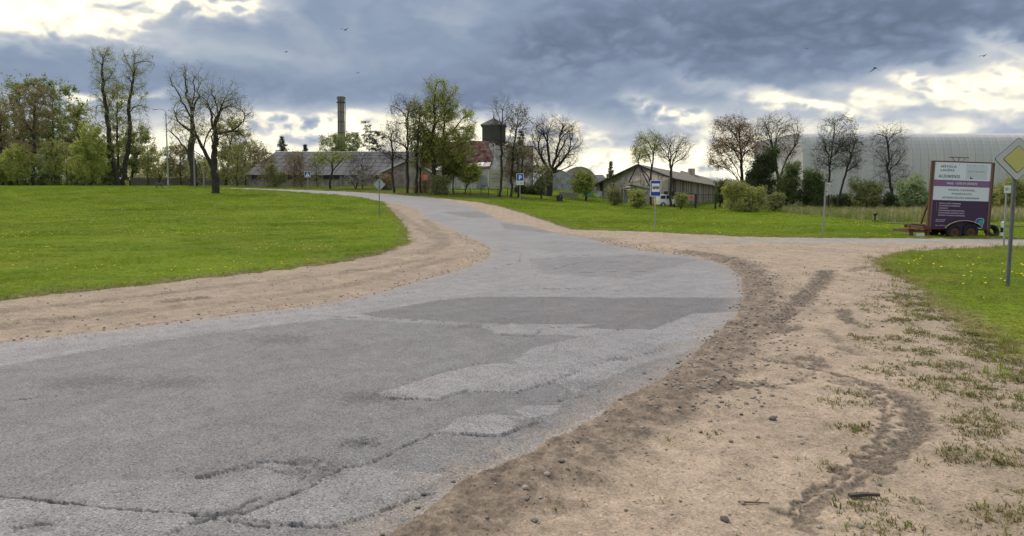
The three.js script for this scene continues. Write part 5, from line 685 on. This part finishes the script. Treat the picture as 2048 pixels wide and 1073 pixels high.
// advertising trailer
{
  const p = onGround(1915, 476), d = -p.z, k = d / F, S = (px) => (px - 1915) * k, Yh = (py) => at(1915, py, d).y - p.y, o = thing('billboard_trailer', 'rusty tandem trailer carrying a tall leaning scrap metal billboard', 'trailer', p);
  const tyre = (r, w) => { const pts = [[.56, -w / 2], [.9, -w / 2], [.98, -w * .36], [1, -w * .2], [1, w * .2], [.98, w * .36], [.9, w / 2], [.56, w / 2], [.56, -w / 2]].map(([a, b]) => new THREE.Vector2(a * r, b)); return new THREE.LatheGeometry(pts, 26).rotateX(Math.PI / 2); };
  const wr = .34; for (const px of [1905, 1937]) for (const z of [.1, -1.5]) { const t = part(o, 'wheel', tyre(wr, .19), M.rubber); t.position.set(S(px), wr - .06, z); part(t, 'rim', join(new THREE.CylinderGeometry(.19, .19, .12, 18).rotateX(Math.PI / 2), new THREE.TorusGeometry(.18, .02, 6, 18).translate(0, 0, .07)), M.rust); part(t, 'hub', new THREE.CylinderGeometry(.06, .07, .2, 12).rotateX(Math.PI / 2), M.darkSteel); }
  const fy = Yh(468), bz = -.2; part(o, 'chassis', join(box(S(1970) - S(1845), .14, .1, S(1907), fy + .28, .0), box(S(1970) - S(1845), .14, .1, S(1907), fy + .28, -1.4), ...[1850, 1880, 1920, 1965].map((q) => box(.1, .12, 1.3, S(q), fy + .28, -.7))), M.rust); part(o, 'deck', box(S(1965) - S(1860), .04, 1.5, S(1912), fy + .38, -.7), M.rust);
  const ft = []; for (let i = 0; i <= 22; i++) { const x = mix(S(1884), S(1958), i / 22), t = i / 22; ft.push(V(x, .3 + .47 * Math.pow(Math.sin(Math.PI * clamp(t * .96 + .02)), .45), .1)); } const fs = []; for (let i = 0; i < 22; i++) fs.push([ft[i].clone().add(V(0, 0, -.14)), ft[i].clone().add(V(0, 0, .14)), ft[i + 1].clone().add(V(0, 0, .14)), ft[i + 1].clone().add(V(0, 0, -.14))]); part(o, 'mudguard', faces(fs), mat([.36, .27, .22], { map: scaled(T.rust, 1.5), roughness: .9, side: THREE.DoubleSide })); part(o, 'mudguard_edge', new THREE.TubeGeometry(new THREE.CatmullRomCurve3(ft.map((v) => v.clone().add(V(0, 0, .14)))), 30, .018, 6), mat([.42, .36, .3]));
  part(o, 'front_frame', join(box(S(1862) - S(1817), .1, .1, S(1839), .3, .0), box(S(1862) - S(1817), .1, .1, S(1839), .3, -1.2), box(.08, .1, 1.2, S(1818), .3, -.6), box(.06, .32, .06, S(1819), .42, .0), box(.06, .24, .06, S(1855), .42, .0), box(.55, .04, .2, S(1828), .4, .06), box(.3, .05, .2, S(1850), .4, .06), box(.12, .22, .1, S(1822), .2, .02)), M.rust); part(o, 'jack_plate', box(.34, .14, .2, S(1836), .13, .1), M.trim, 'white block under the front frame');
  part(o, 'drawbar', beam(V(S(1958), .42, -.3), V(S(1992), .52, -.3), .07, .07), M.rust); part(o, 'drawbar', beam(V(S(1958), .34, -1.1), V(S(1992), .52, -.35), .07, .07), M.rust);
  const g = new THREE.Group(); g.name = 'billboard'; g.position.set(S(1917), Yh(392), bz + .25); g.rotation.z = -.033; o.add(g); const w = 112 * k, h = 131 * k, split = [[0, .268], [.268, .365], [.365, .575], [.575, 1]];
  const R = rng(9), boards = [
    (c, W, Hh) => { c.fillStyle = '#d0d8dd'; c.fillRect(0, 0, W, Hh); c.fillStyle = '#1c2029'; c.textAlign = 'left'; c.save(); c.scale(1.35, 1); c.font = `bold ${Hh * .17}px sans-serif`; c.fillText('METALO', W * .075, Hh * .3); c.fillText('LAUŽAS', W * .072, Hh * .51); c.restore(); c.font = `bold ${Hh * .235}px sans-serif`; c.fillText('ALIUMINIS', W * .075, Hh * .88); c.fillStyle = '#bcc5c9'; c.fillRect(W * .56, Hh * .08, W * .38, Hh * .84); c.fillStyle = '#6b7278'; for (let i = 0; i < 110; i++) { const t = R(); c.fillRect(W * (.57 + t * .34), Hh * (.48 + (R() - .5) * .14 * (1 - Math.abs(t - .3))), 2 + R() * 22, 1 + R() * 2.5); } for (let i = 0; i < 6; i++) { c.beginPath(); c.arc(W * (.63 + (i % 3) * .115), Hh * (i < 3 ? .15 : .65), 3, 0, 7); c.fill(); } c.fillStyle = '#33373c'; c.beginPath(); c.moveTo(W * .64, Hh * .8); c.lineTo(W * .65, Hh * .74); c.lineTo(W * .66, Hh * .86); c.lineTo(W * .69, Hh * .84); c.lineTo(W * .68, Hh * .92); c.lineTo(W * .635, Hh * .9); c.fill(); },
    (c, W, Hh) => { c.fillStyle = '#7b5a80'; c.fillRect(0, 0, W, Hh); c.fillStyle = '#cfc6d4'; c.font = `italic bold ${Hh * .5}px sans-serif`; c.textAlign = 'center'; c.fillText('Mob. +370 61 007672', W * .5, Hh * .66, W * .78); },
    (c, W, Hh) => { c.fillStyle = '#ccd4d9'; c.fillRect(0, 0, W, Hh); c.fillStyle = '#1c2029'; c.textAlign = 'center'; c.font = `bold ${Hh * .175}px sans-serif`; c.fillText('PLĖVELIŲ, PLASTMASIŲ,', W * .51, Hh * .3, W * .73); c.fillText('PP MAIŠŲ IR KITŲ', W * .51, Hh * .58, W * .54); c.fillText('ANTRINIŲ ŽALIAVŲ SURINKIMAS', W * .5, Hh * .87, W * .95); },
    (c, W, Hh) => { c.fillStyle = '#3a2243'; c.fillRect(0, 0, W, Hh); c.fillStyle = '#c3b9c6'; c.textAlign = 'left'; c.font = `bold ${Hh * .058}px sans-serif`; ['METALO LAUŽO SUPIRKIMAS', 'AUTOMOBILIŲ SUPIRKIMAS', 'AUTODALYS', 'NENAUDOJAMŲ AKUMULIATORIŲ,', 'ELEKTRONIKOS ATLIEKŲ IR SENOS', 'BUITINĖS TECHNIKOS SUPIRKIMAS'].forEach((s, i) => { c.fillText(s, W * .12, Hh * (.13 + i * .086)); if (i < 4) { c.fillRect(W * .075, Hh * (.1 + i * .086), 9, 9); } }); c.font = `bold ${Hh * .045}px sans-serif`; c.fillText('UAB „EF metalai“', W * .08, Hh * .72); c.fillText('BUVERIAI IR KT.', W * .08, Hh * .78); c.fillText('Mob. +37065707083   +37061801470', W * .08, Hh * .93, W * .6); c.save(); c.translate(W * .72, Hh * .6); c.scale(W / 700, W / 700); c.lineWidth = 12; c.strokeStyle = '#c9ced6'; const sh = () => { c.beginPath(); c.moveTo(0, 125); c.bezierCurveTo(60, 90, 50, 50, 70, 18); c.lineTo(105, 4); c.lineTo(150, 12); c.bezierCurveTo(165, 50, 140, 80, 130, 128); c.closePath(); }; sh(); c.stroke(); c.fillStyle = '#1d3f86'; sh(); c.fill(); c.fillStyle = '#2d9a92'; c.beginPath(); c.moveTo(88, 40); c.bezierCurveTo(110, 10, 150, 20, 150, 40); c.bezierCurveTo(145, 80, 120, 100, 90, 112); c.bezierCurveTo(110, 80, 75, 70, 88, 40); c.fill(); c.fillStyle = '#c9ced6'; c.fillRect(4, 112, 124, 22); c.fillStyle = '#1d3f86'; c.font = 'bold 20px sans-serif'; c.fillText('EKOLAT', 16, 130, 100); c.restore(); },
  ];
  split.forEach(([a, b], i) => { const y1 = h / 2 - a * h, y0 = h / 2 - b * h + .006, pn = part(g, 'board', box(w, y1 - y0, .02, 0, (y0 + y1) / 2, (i % 2) * .004), [M.white, M.dark][i % 2]); part(pn, 'print', faceUV(w * .997, (y1 - y0) * .995).translate(0, (y0 + y1) / 2, .0125 + (i % 2) * .004), paint(print(1024, Math.round(1024 * (y1 - y0) / w), boards[i]), { roughness: .55 })); });
  for (const s of [-1, 1]) part(g, 'side_post', box(.11, h + .5, .1, s * (w / 2 + .09), -.2, -.02), M.rust); for (const s of [-1, 1]) part(g, 'edge_strip', box(.05, h, .05, s * (w / 2 + .028), 0, .01), mat([.45, .42, .4], { map: scaled(T.rust, 2) })); for (const y of [h / 2 + .03, 0, -h / 2 - .03]) part(g, 'cross_rail', box(w + .1, .06, .05, 0, y, -.05), M.rust); part(g, 'bolts', join(...Array.from({ length: 24 }, (_, i) => box(.02, .02, .02, -w / 2 + .06 + (i % 8) * (w - .12) / 7, h / 2 - [.03, .27, .575][i / 8 | 0] * h, .02))), M.rust).userData.kind = 'stuff';
  for (const s of [-1, 1]) part(g, 'stay', beam(V(s * w * .42, h * .3, -.05), V(s * w * .42, -h / 2 - .2, -1.2), .06, .06), M.rust); const ty = h / 2 + .03; part(g, 'top_bracket', join(box(40 * k, .03, .04, -8 * k, ty + 9 * k, -.05), bar(V(-8 * k, ty, -.05), V(-8 * k, ty + 9 * k, -.05), .015, 5), bar(V(-14 * k, ty, -.05), V(-22 * k, ty + 9 * k, -.05), .012, 5), bar(V(-2 * k, ty, -.05), V(6 * k, ty + 9 * k, -.05), .012, 5)), M.rust);
  const t = thing('spare_tyre', 'old black tyre standing at the trailer drawbar', 'tyre', V(p.x + S(1987), 0, p.z - .1)); const q = part(t, 'tread', tyre(.31, .2), M.rubber); q.position.y = .29; q.rotation.set(-.3, .25, 0); q.scale.set(1.15, .95, 1);
  const hy = onGround(1750, 446), hd = thing('standpipe', 'black standpipe with a crooked valve head in the grass', 'standpipe', hy), z = -hy.z / F; part(hd, 'pipe', bar(V(0, -.1, 0), V(.02, 16 * z, 0), .05, 8), M.blackPlastic); part(hd, 'valve_head', join(new THREE.SphereGeometry(.12, 10, 8).translate(.02, 17 * z, 0), box(.3, .06, .06, .06, 18.5 * z, 0)), M.blackPlastic); part(hd, 'foot', box(.3, .16, .25, .05, .08, 0), M.blackPlastic);
  const c0 = onGround(1772, 450), c1 = onGround(1870, 455), c2 = onGround(2300, 460), pr = thing('low_pipe', 'thin grey pipe lying low along the grass behind the trailer', 'pipe', c0); part(pr, 'pipe', new THREE.TubeGeometry(new THREE.CatmullRomCurve3([V(0, .12, 0), c1.clone().sub(c0).add(V(0, .14, 0)), c2.clone().sub(c0).add(V(0, .12, 0))]), 30, .025, 6), mat([.1, .1, .095])); for (const f of [.02, .2, .4, .6]) part(pr, 'support', cyl(.04, .04, .14, (c2.x - c0.x) * f, -.02, (c2.z - c0.z) * f), M.concrete);
}
// gate, van, waste bin
{
  const d = 78, o = thing('metal_gate', 'dark metal frame gate before the barn wall', 'gate', foot(1412, d)), k = d / F, y = (py) => at(1400, py, d).y - o.position.y, S = (px) => (px - 1412) * k; const leaf = (a, b, y0, y1) => { const g = part(o, 'gate_leaf', join(box(S(b) - S(a), .06, .06, (S(a) + S(b)) / 2, y1, 0), box(S(b) - S(a), .06, .06, (S(a) + S(b)) / 2, y0, 0), box(.06, y1 - y0, .06, S(a), (y0 + y1) / 2, 0), box(.06, y1 - y0, .06, S(b), (y0 + y1) / 2, 0)), M.darkSteel); const m = []; for (let i = 1; i < 12; i++) m.push(box(.008, y1 - y0, .008, mix(S(a), S(b), i / 12), (y0 + y1) / 2, 0)); for (let i = 1; i < 7; i++) m.push(box(S(b) - S(a), .008, .008, (S(a) + S(b)) / 2, mix(y0, y1, i / 7), 0)); part(g, 'mesh', join(...m), M.darkSteel); }; leaf(1393, 1430, .1, y(390)); leaf(1358, 1390, .3, y(388)); for (const px of [1391.5, 1432]) part(o, 'gate_post', box(.14, y(388) + .1, .14, S(px), y(388) / 2 - .05, 0), M.darkSteel); part(o, 'warning_plate', box(9 * k, 9 * k, .02, S(1383), y(396), .06), mat([.5, .14, .11]), 'red and white warning plate'); part(o, 'plate_border', box(10 * k, 10 * k, .015, S(1383), y(396), .045), M.trim);
  const v = thing('white_van', 'white van parked by the barn behind the bus sign', 'van', foot(1334, 82)), prof = [[-1.25, .35], [1.35, .35], [1.38, .8], [1.1, .88], [.55, .95], [.2, 1.42], [-.5, 1.5], [-1.2, 1.42], [-1.28, .8]]; v.rotation.y = .2; part(v, 'body', slab(prof, 1.5).translate(0, 0, .75), M.white); part(v, 'windscreen', slab([[.5, .97], [.2, 1.38], [.1, 1.38], [.3, .97]], 1.52).translate(0, 0, .76), M.glass); part(v, 'side_window', slab([[-.4, 1.0], [.2, 1.0], [.05, 1.36], [-.4, 1.4]], .02).translate(0, 0, .765), M.glass); part(v, 'side_window', slab([[-1.1, 1.0], [-.5, 1.0], [-.5, 1.4], [-1.1, 1.36]], .02).translate(0, 0, .765), M.glass); for (const x of [-.8, .85]) { const w = part(v, 'wheel', new THREE.CylinderGeometry(.3, .3, .2, 18).rotateX(Math.PI / 2).translate(x, .3, .7), M.rubber); part(w, 'rim', new THREE.CylinderGeometry(.17, .17, .21, 14).rotateX(Math.PI / 2).translate(x, .3, .71), M.steel); } part(v, 'bumper', box(.1, .16, 1.5, 1.38, .45, 0), M.dark); for (const z of [-.55, .55]) part(v, 'headlight', new THREE.SphereGeometry(.1, 10, 8).translate(1.33, .7, z), M.glass);
  const b = thing('waste_bin', 'black wheeled waste bin with domed lid on the grass', 'waste bin', onGround(1119, 404)), s = -b.position.z / F; part(b, 'body', slab([[-5.2 * s, 1.5 * s], [5.2 * s, 1.5 * s], [6 * s, 9.5 * s], [-6 * s, 9.5 * s]], .8).translate(0, 0, .4), M.blackPlastic); part(b, 'lid', new THREE.CylinderGeometry(6.4 * s, 6.4 * s, .86, 18, 1, false, 0, Math.PI).rotateZ(Math.PI / 2).rotateY(Math.PI / 2).scale(1, .75, 1).translate(0, 9.4 * s, 0), M.blackPlastic); for (const x of [-4.5, 4.5]) part(b, 'leg', box(.9 * s, 2.5 * s, .5, x * s, .9 * s, 0), M.blackPlastic); part(b, 'label', box(1.6 * s, 1.1 * s, .01, 1.4 * s, 10.6 * s, .436), M.trim);
}
// birds
{
  const bird = (px, py, d, span, turn, flap, label) => { span *= 1.7; const p = at(px, py, d), o = thing('bird', label, 'bird', p, 'birds'); o.rotation.set(0, turn, 0); part(o, 'body', new THREE.SphereGeometry(1, 10, 8).scale(span * .16, span * .055, span * .06), M.dark); for (const s of [-1, 1]) part(o, 'wing', faces([[V(-span * .08, 0, 0), V(span * .1, 0, 0), V(span * .07, span * .22 * flap, s * span * .28), V(-span * .05, span * .22 * flap, s * span * .28)], [V(-span * .05, span * .22 * flap, s * span * .28), V(span * .07, span * .22 * flap, s * span * .28), V(-span * .06, span * (.2 * flap - .14), s * span * .52)]]), M.dark); part(o, 'tail', faces([[V(-span * .12, 0, 0), V(-span * .3, 0, span * .06), V(-span * .3, 0, -span * .06)]]), M.dark); };
  bird(690, 60, 70, .62, 1.4, .7, 'flying bird highest above the chimney'); bird(572, 104, 110, .6, .8, .5, 'tiny flying bird above the warehouse left end'); bird(716, 146, 100, .6, 1.2, .1, 'tiny gliding bird just above the chimney top'); bird(1751, 136, 60, .7, .6, -.8, 'largest flying bird, before the bright cloud'); bird(1968, 112, 90, .75, .3, .5, 'flying bird near the top right bright cloud'); bird(1614, 97, 120, .6, .9, .2, 'tiny flying bird in the dark cloud'); bird(304, 112, 131, .8, .5, -.9, 'bird perched on the outermost branch of the tall tree');
}

// ---------------------------------------------------------------- grass, flowers, stones
const bladeMat = new THREE.MeshPhysicalMaterial({ color: 0xffffff, roughness: .9, specularIntensity: .25, transmission: .35, thickness: 0, side: THREE.DoubleSide });
function tuft(n, h, spread, width, seed, droop = .5) {              // a clump of bent blades
  const r = rng(seed), pos = [];
  for (let i = 0; i < n; i++) { const a = r() * 6.283, q = Math.sqrt(r()) * spread, b = V(Math.cos(a) * q, 0, Math.sin(a) * q), f = r() * 6.283, l = h * (.5 + r() * .6), lean = V(Math.cos(f), 0, Math.sin(f)).multiplyScalar(l * droop * (.3 + r())), s = V(-Math.sin(f), 0, Math.cos(f)).multiplyScalar(width * (.6 + r() * .6)), m = b.clone().addScaledVector(lean, .35).add(V(0, l * .6, 0)), t = b.clone().add(lean).add(V(0, l * (1 - droop * .25), 0)), A = b.clone().add(s), B = b.clone().sub(s), C0 = m.clone().addScaledVector(s, .7), D = m.clone().addScaledVector(s, -.7); for (const p of [A, B, C0, B, D, C0, C0, D, t]) pos.push(p.x, p.y, p.z); }
  const g = new THREE.BufferGeometry(); g.setAttribute('position', new THREE.Float32BufferAttribute(pos, 3)); g.computeVertexNormals(); return g;
}
function scatter(name, label, category, geo, m, spots) {            // spots: [x, y, z, scale, r, g, b]
  const o = shade(new THREE.InstancedMesh(geo, m, spots.length)), c = new THREE.Color(), R = rng(spots.length); o.name = numbered(name); o.userData = { kind: 'stuff', label, category };
  spots.forEach(([x, y, z, s, r, g, b, tall = 1], i) => { leafDummy.position.set(x, y, z); leafDummy.rotation.set((R() - .5) * .25, R() * 6.283, (R() - .5) * .25); leafDummy.scale.set(s, s * tall, s); leafDummy.updateMatrix(); o.setMatrixAt(i, leafDummy.matrix); o.setColorAt(i, c.setRGB(r, g, b)); }); scene.add(o);
}
const rough = new Region([[1360, 409], [1440, 414], [1560, 424], [1600, 431], [1740, 444], [1860, 452], [2400, 458], [2400, 404], [1560, 404]]);
{
  const R = rng(501), near = [[], [], []], far = [], weeds = [], dry = [], heads = [];
  const lay = (d0, d1, perM2, fn) => { const area = .86 * (d1 * d1 - d0 * d0), n = Math.round(area * perM2); for (let i = 0; i < n; i++) { const d = Math.sqrt(d0 * d0 + R() * (d1 * d1 - d0 * d0)), u = (R() * 2 - 1) * .86; fn(u * d, -d); } };
  const shadeOf = (x, z) => { const c = lawnColor(x, z), t = 1.15 + (R() - .5) * .5; return [c[0] * t * 1.55 * (.85 + R() * .3), c[1] * t * 1.5, c[2] * t * 1.1]; };
  const grassAt = (x, z, edge) => { const s = paved(x, z) + wob(x, z); return s < edge; };
  const tint = (x, z, e) => { const c = shadeOf(x, z); return x > 4 && -z < 27 && e > -6 && R() < .4 * sstep(-6, 0, e) + .12 ? [c[0] * .6 + .11, c[1] * .45 + .08, c[2] + .05] : [c[0] * 1.05, c[1] * 1.08, c[2]]; };
  const lawn = (size, list) => (x, z) => { const e = paved(x, z) + wob(x, z); let y = H(x, z) + .015; if (e > -.02 - R() * .12) { const far = x > 4 ? 1.1 : .4; if (e > far || roadEdge.sd(x, z) > -.05 || R() > .5 * Math.pow(1 - Math.max(e, 0) / far, 2) * clamp(.5 + fbm2(x * 1.3, z * 1.3, 3) * 2)) return; y = Math.max(y - .02, sandY(x, z) - .005); } if (rough.sd(x, z) > 0) return; const k = clamp(.6 + fbm2(x * .5, z * .5, 3) * .6 + fbm2(x * .12 + 9, z * .12, 3) * .4, .25, 1.3); (list || near[(R() * 3) | 0]).push([x, y, z, size * (.7 + R() * .6) * (.75 + k * .35), ...tint(x, z, e), .7 + k * .4]); };
  lay(3.4, 20, 120, lawn(1)); lay(20, 36, 65, lawn(1.15)); lay(36, 60, 22, lawn(1.5)); lay(60, 125, 7, lawn(2.1, far));
  lay(3.4, 17, 420, (x, z) => {
    const s = sparse.sd(x, z, 2); if (sandRight.sd(x, z) < -.3 || roadEdge.sd(x, z) > -.6 || ruts.some(([p]) => p.dist(x, z, .3) < p.w * 1.15)) return;
    const f = fbm2(x * 1.1, z * 1.1, 4), dens = s > -1.2 ? sstep(-1.0, 1.6, s + f * 2) * sstep(-.3, .3, f + .12 * R()) : 0, patch = sstep(.1, .45, fbm2(x * .8 + 31, z * .8, 4)) * .22; if (R() > dens * 1.8 + patch * .55) return;
    const t = .6 + R() * .6, br = R() < .5 ? .5 + R() * .5 : R() * .3, big = dens > .3 && R() < .12 ? 1 : 0; weeds.push([x, sandY(x, z) - .004, z, .3 + R() * .34 + big * .35, mix(.16, .24, br) * t, mix(.19, .185, br) * t, mix(.035, .085, br) * t]);
  });
  lay(44, 96, 9, (x, z) => { const s = rough.sd(x, z) + fbm2(x * .4, z * .4, 3) * 1.5; if (s < 0) return; const back = sstep(4, 12, s), t = .75 + R() * .5, straw = R() < .2 + .35 * back; dry.push([x, H(x, z), z, .6 + R() * .5 + back * .25, (straw ? .5 : .2) * t, (straw ? .43 : .23) * t, (straw ? .28 : .06) * t]); });
  lay(13, 60, 3.2, (x, z) => { if (!grassAt(x, z, -.4)) return; const f = fbm2(x * .12 + 70, z * .12, 3); if (R() > sstep(.05, .45, f + .08) * .7) return; heads.push([x, H(x, z) + .09 + R() * .05, z, .8 + R() * .6, .8, .6 + R() * .08, .03]); });
  lay(5, 13, .3, (x, z) => { if (grassAt(x, z, -.4)) heads.push([x, H(x, z) + .08, z, .8, .8, .62, .03]); });
  const gs = [tuft(12, .1, .09, .0035, 21), tuft(14, .085, .1, .003, 22, .7), tuft(10, .12, .08, .0035, 23, .4)]; near.forEach((l, i) => scatter('lawn_grass', ['fresh green lawn grass', 'fine bent lawn grass', 'taller upright lawn grass'][i] + ' covering the meadow either side of the road', 'grass', gs[i], bladeMat, l));
  scatter('far_grass', 'short grass of the far lawn rising towards the trees', 'grass', tuft(12, .09, .14, .006, 24, .6), bladeMat, far); scatter('sparse_weeds', 'sparse low weeds and thin grass growing in the sand', 'weeds', tuft(9, .07, .1, .007, 25, 1.3), bladeMat, weeds);
  scatter('tall_dry_grass', 'tall straw-coloured unmown grass before the hangar bushes', 'grass', tuft(14, .75, .22, .008, 26, .35), bladeMat, dry); scatter('dandelion_flowers', 'yellow dandelion flowers dotted over the lawns', 'flowers', new THREE.SphereGeometry(.022, 7, 4).scale(1, .5, 1), mat([1, 1, 1], { roughness: .8 }), heads);
  // stones: gravel along the asphalt edge, pebbles in the sand
  const st = new THREE.IcosahedronGeometry(1, 1); { const p = st.attributes.position; for (let i = 0; i < p.count; i++) { const v = V(p.getX(i), p.getY(i), p.getZ(i)), k = 1 + n3(v.x * 1.3, v.y * 1.3, v.z * 1.3) * .3; p.setXYZ(i, v.x * k, v.y * k * .62, v.z * k); } st.computeVertexNormals(); }
  const gravel = [], pebbles = [];
  lay(3.4, 34, 190, (x, z) => { const s = roadEdge.sd(x, z); if (s > .25 || s < -1.6) return; const right = x > 1.5 && -z < 30 && sandRight.sd(x, z) > .2, k = sstep(right ? -1.6 : -.8, -.1, s) * (right ? 1 : .3) * sstep(.25, .0, s); if (R() > k * .9) return; const t = .6 + R() * .8, q = .005 + Math.pow(R(), 4) * .02; gravel.push([x, (s > .04 ? H(x, z) + .03 : Math.max(sandY(x, z), H(x, z) + .005)) + q * .3, z, q, .24 * t, .21 * t, .18 * t]); });
  lay(3.4, 40, 14, (x, z) => { if (Math.max(sandLeft.sd(x, z), sandRight.sd(x, z)) < .1 || roadEdge.sd(x, z) > -.1) return; const t = .35 + R() * .9, q = .004 + Math.pow(R(), 5) * .016; pebbles.push([x, sandY(x, z) + q * .25, z, q, .26 * t, .23 * t, .2 * t]); });
  scatter('gravel', 'loose gravel strewn along the crumbling asphalt edges', 'gravel', st, mat([1, 1, 1], { roughness: .95 }), gravel); scatter('pebbles', 'scattered pebbles lying in the sand shoulders', 'pebbles', st, mat([1, 1, 1], { roughness: .95 }), pebbles);
  const stone = (px, py, s, label) => { const p = onGround(px, py), o = shade(new THREE.Mesh(st, mat([.075, .068, .06]))); o.name = numbered('stone'); o.userData = { label, category: 'stone' }; o.position.copy(p).setY(Math.max(sandY(p.x, p.z), p.y) + s * .4); o.scale.set(s * 1.3, s, s); o.rotation.y = px; scene.add(o); };
  stone(1545, 847, .026, 'dark round stone lying alone in the middle of the sand'); stone(1450, 1052, .026, 'flat dark stone near the bottom of the sand'); stone(1483, 838, .014, 'small dark stone nearest the asphalt band'); stone(1402, 876, .013, 'tiny dark stone left of the sprouting patch'); stone(716, 1003, .014, 'small black stone on the pale asphalt mend');
  const p = onGround(1725, 1008), b = thing('wood_scrap', 'dark broken piece of wood lying at the rut end', 'wood', p.setY(sandY(p.x, p.z))); part(b, 'stick', join(beam(V(-.09, .02, .01), V(.02, .025, 0), .03, .02), beam(V(.01, .025, 0), V(.1, .03, .02), .024, .016)), mat([.06, .048, .04])); part(b, 'splinter', bar(V(-.08, .025, .02), V(-.02, .03, -.03), .007, 5, .002), mat([.12, .09, .07]));
  const q = onGround(1508, 1016), c = thing('twig', 'thin pale twig lying left of the dark wood scrap', 'twig', q.setY(sandY(q.x, q.z))); part(c, 'stem', bar(V(-.1, .012, 0), V(.09, .014, .02), .008, 6, .004), mat([.16, .12, .09])); part(c, 'side_shoot', bar(V(0, .013, .01), V(.05, .02, -.03), .005, 5, .002), mat([.16, .12, .09]));
}

renderer.render(scene, camera);
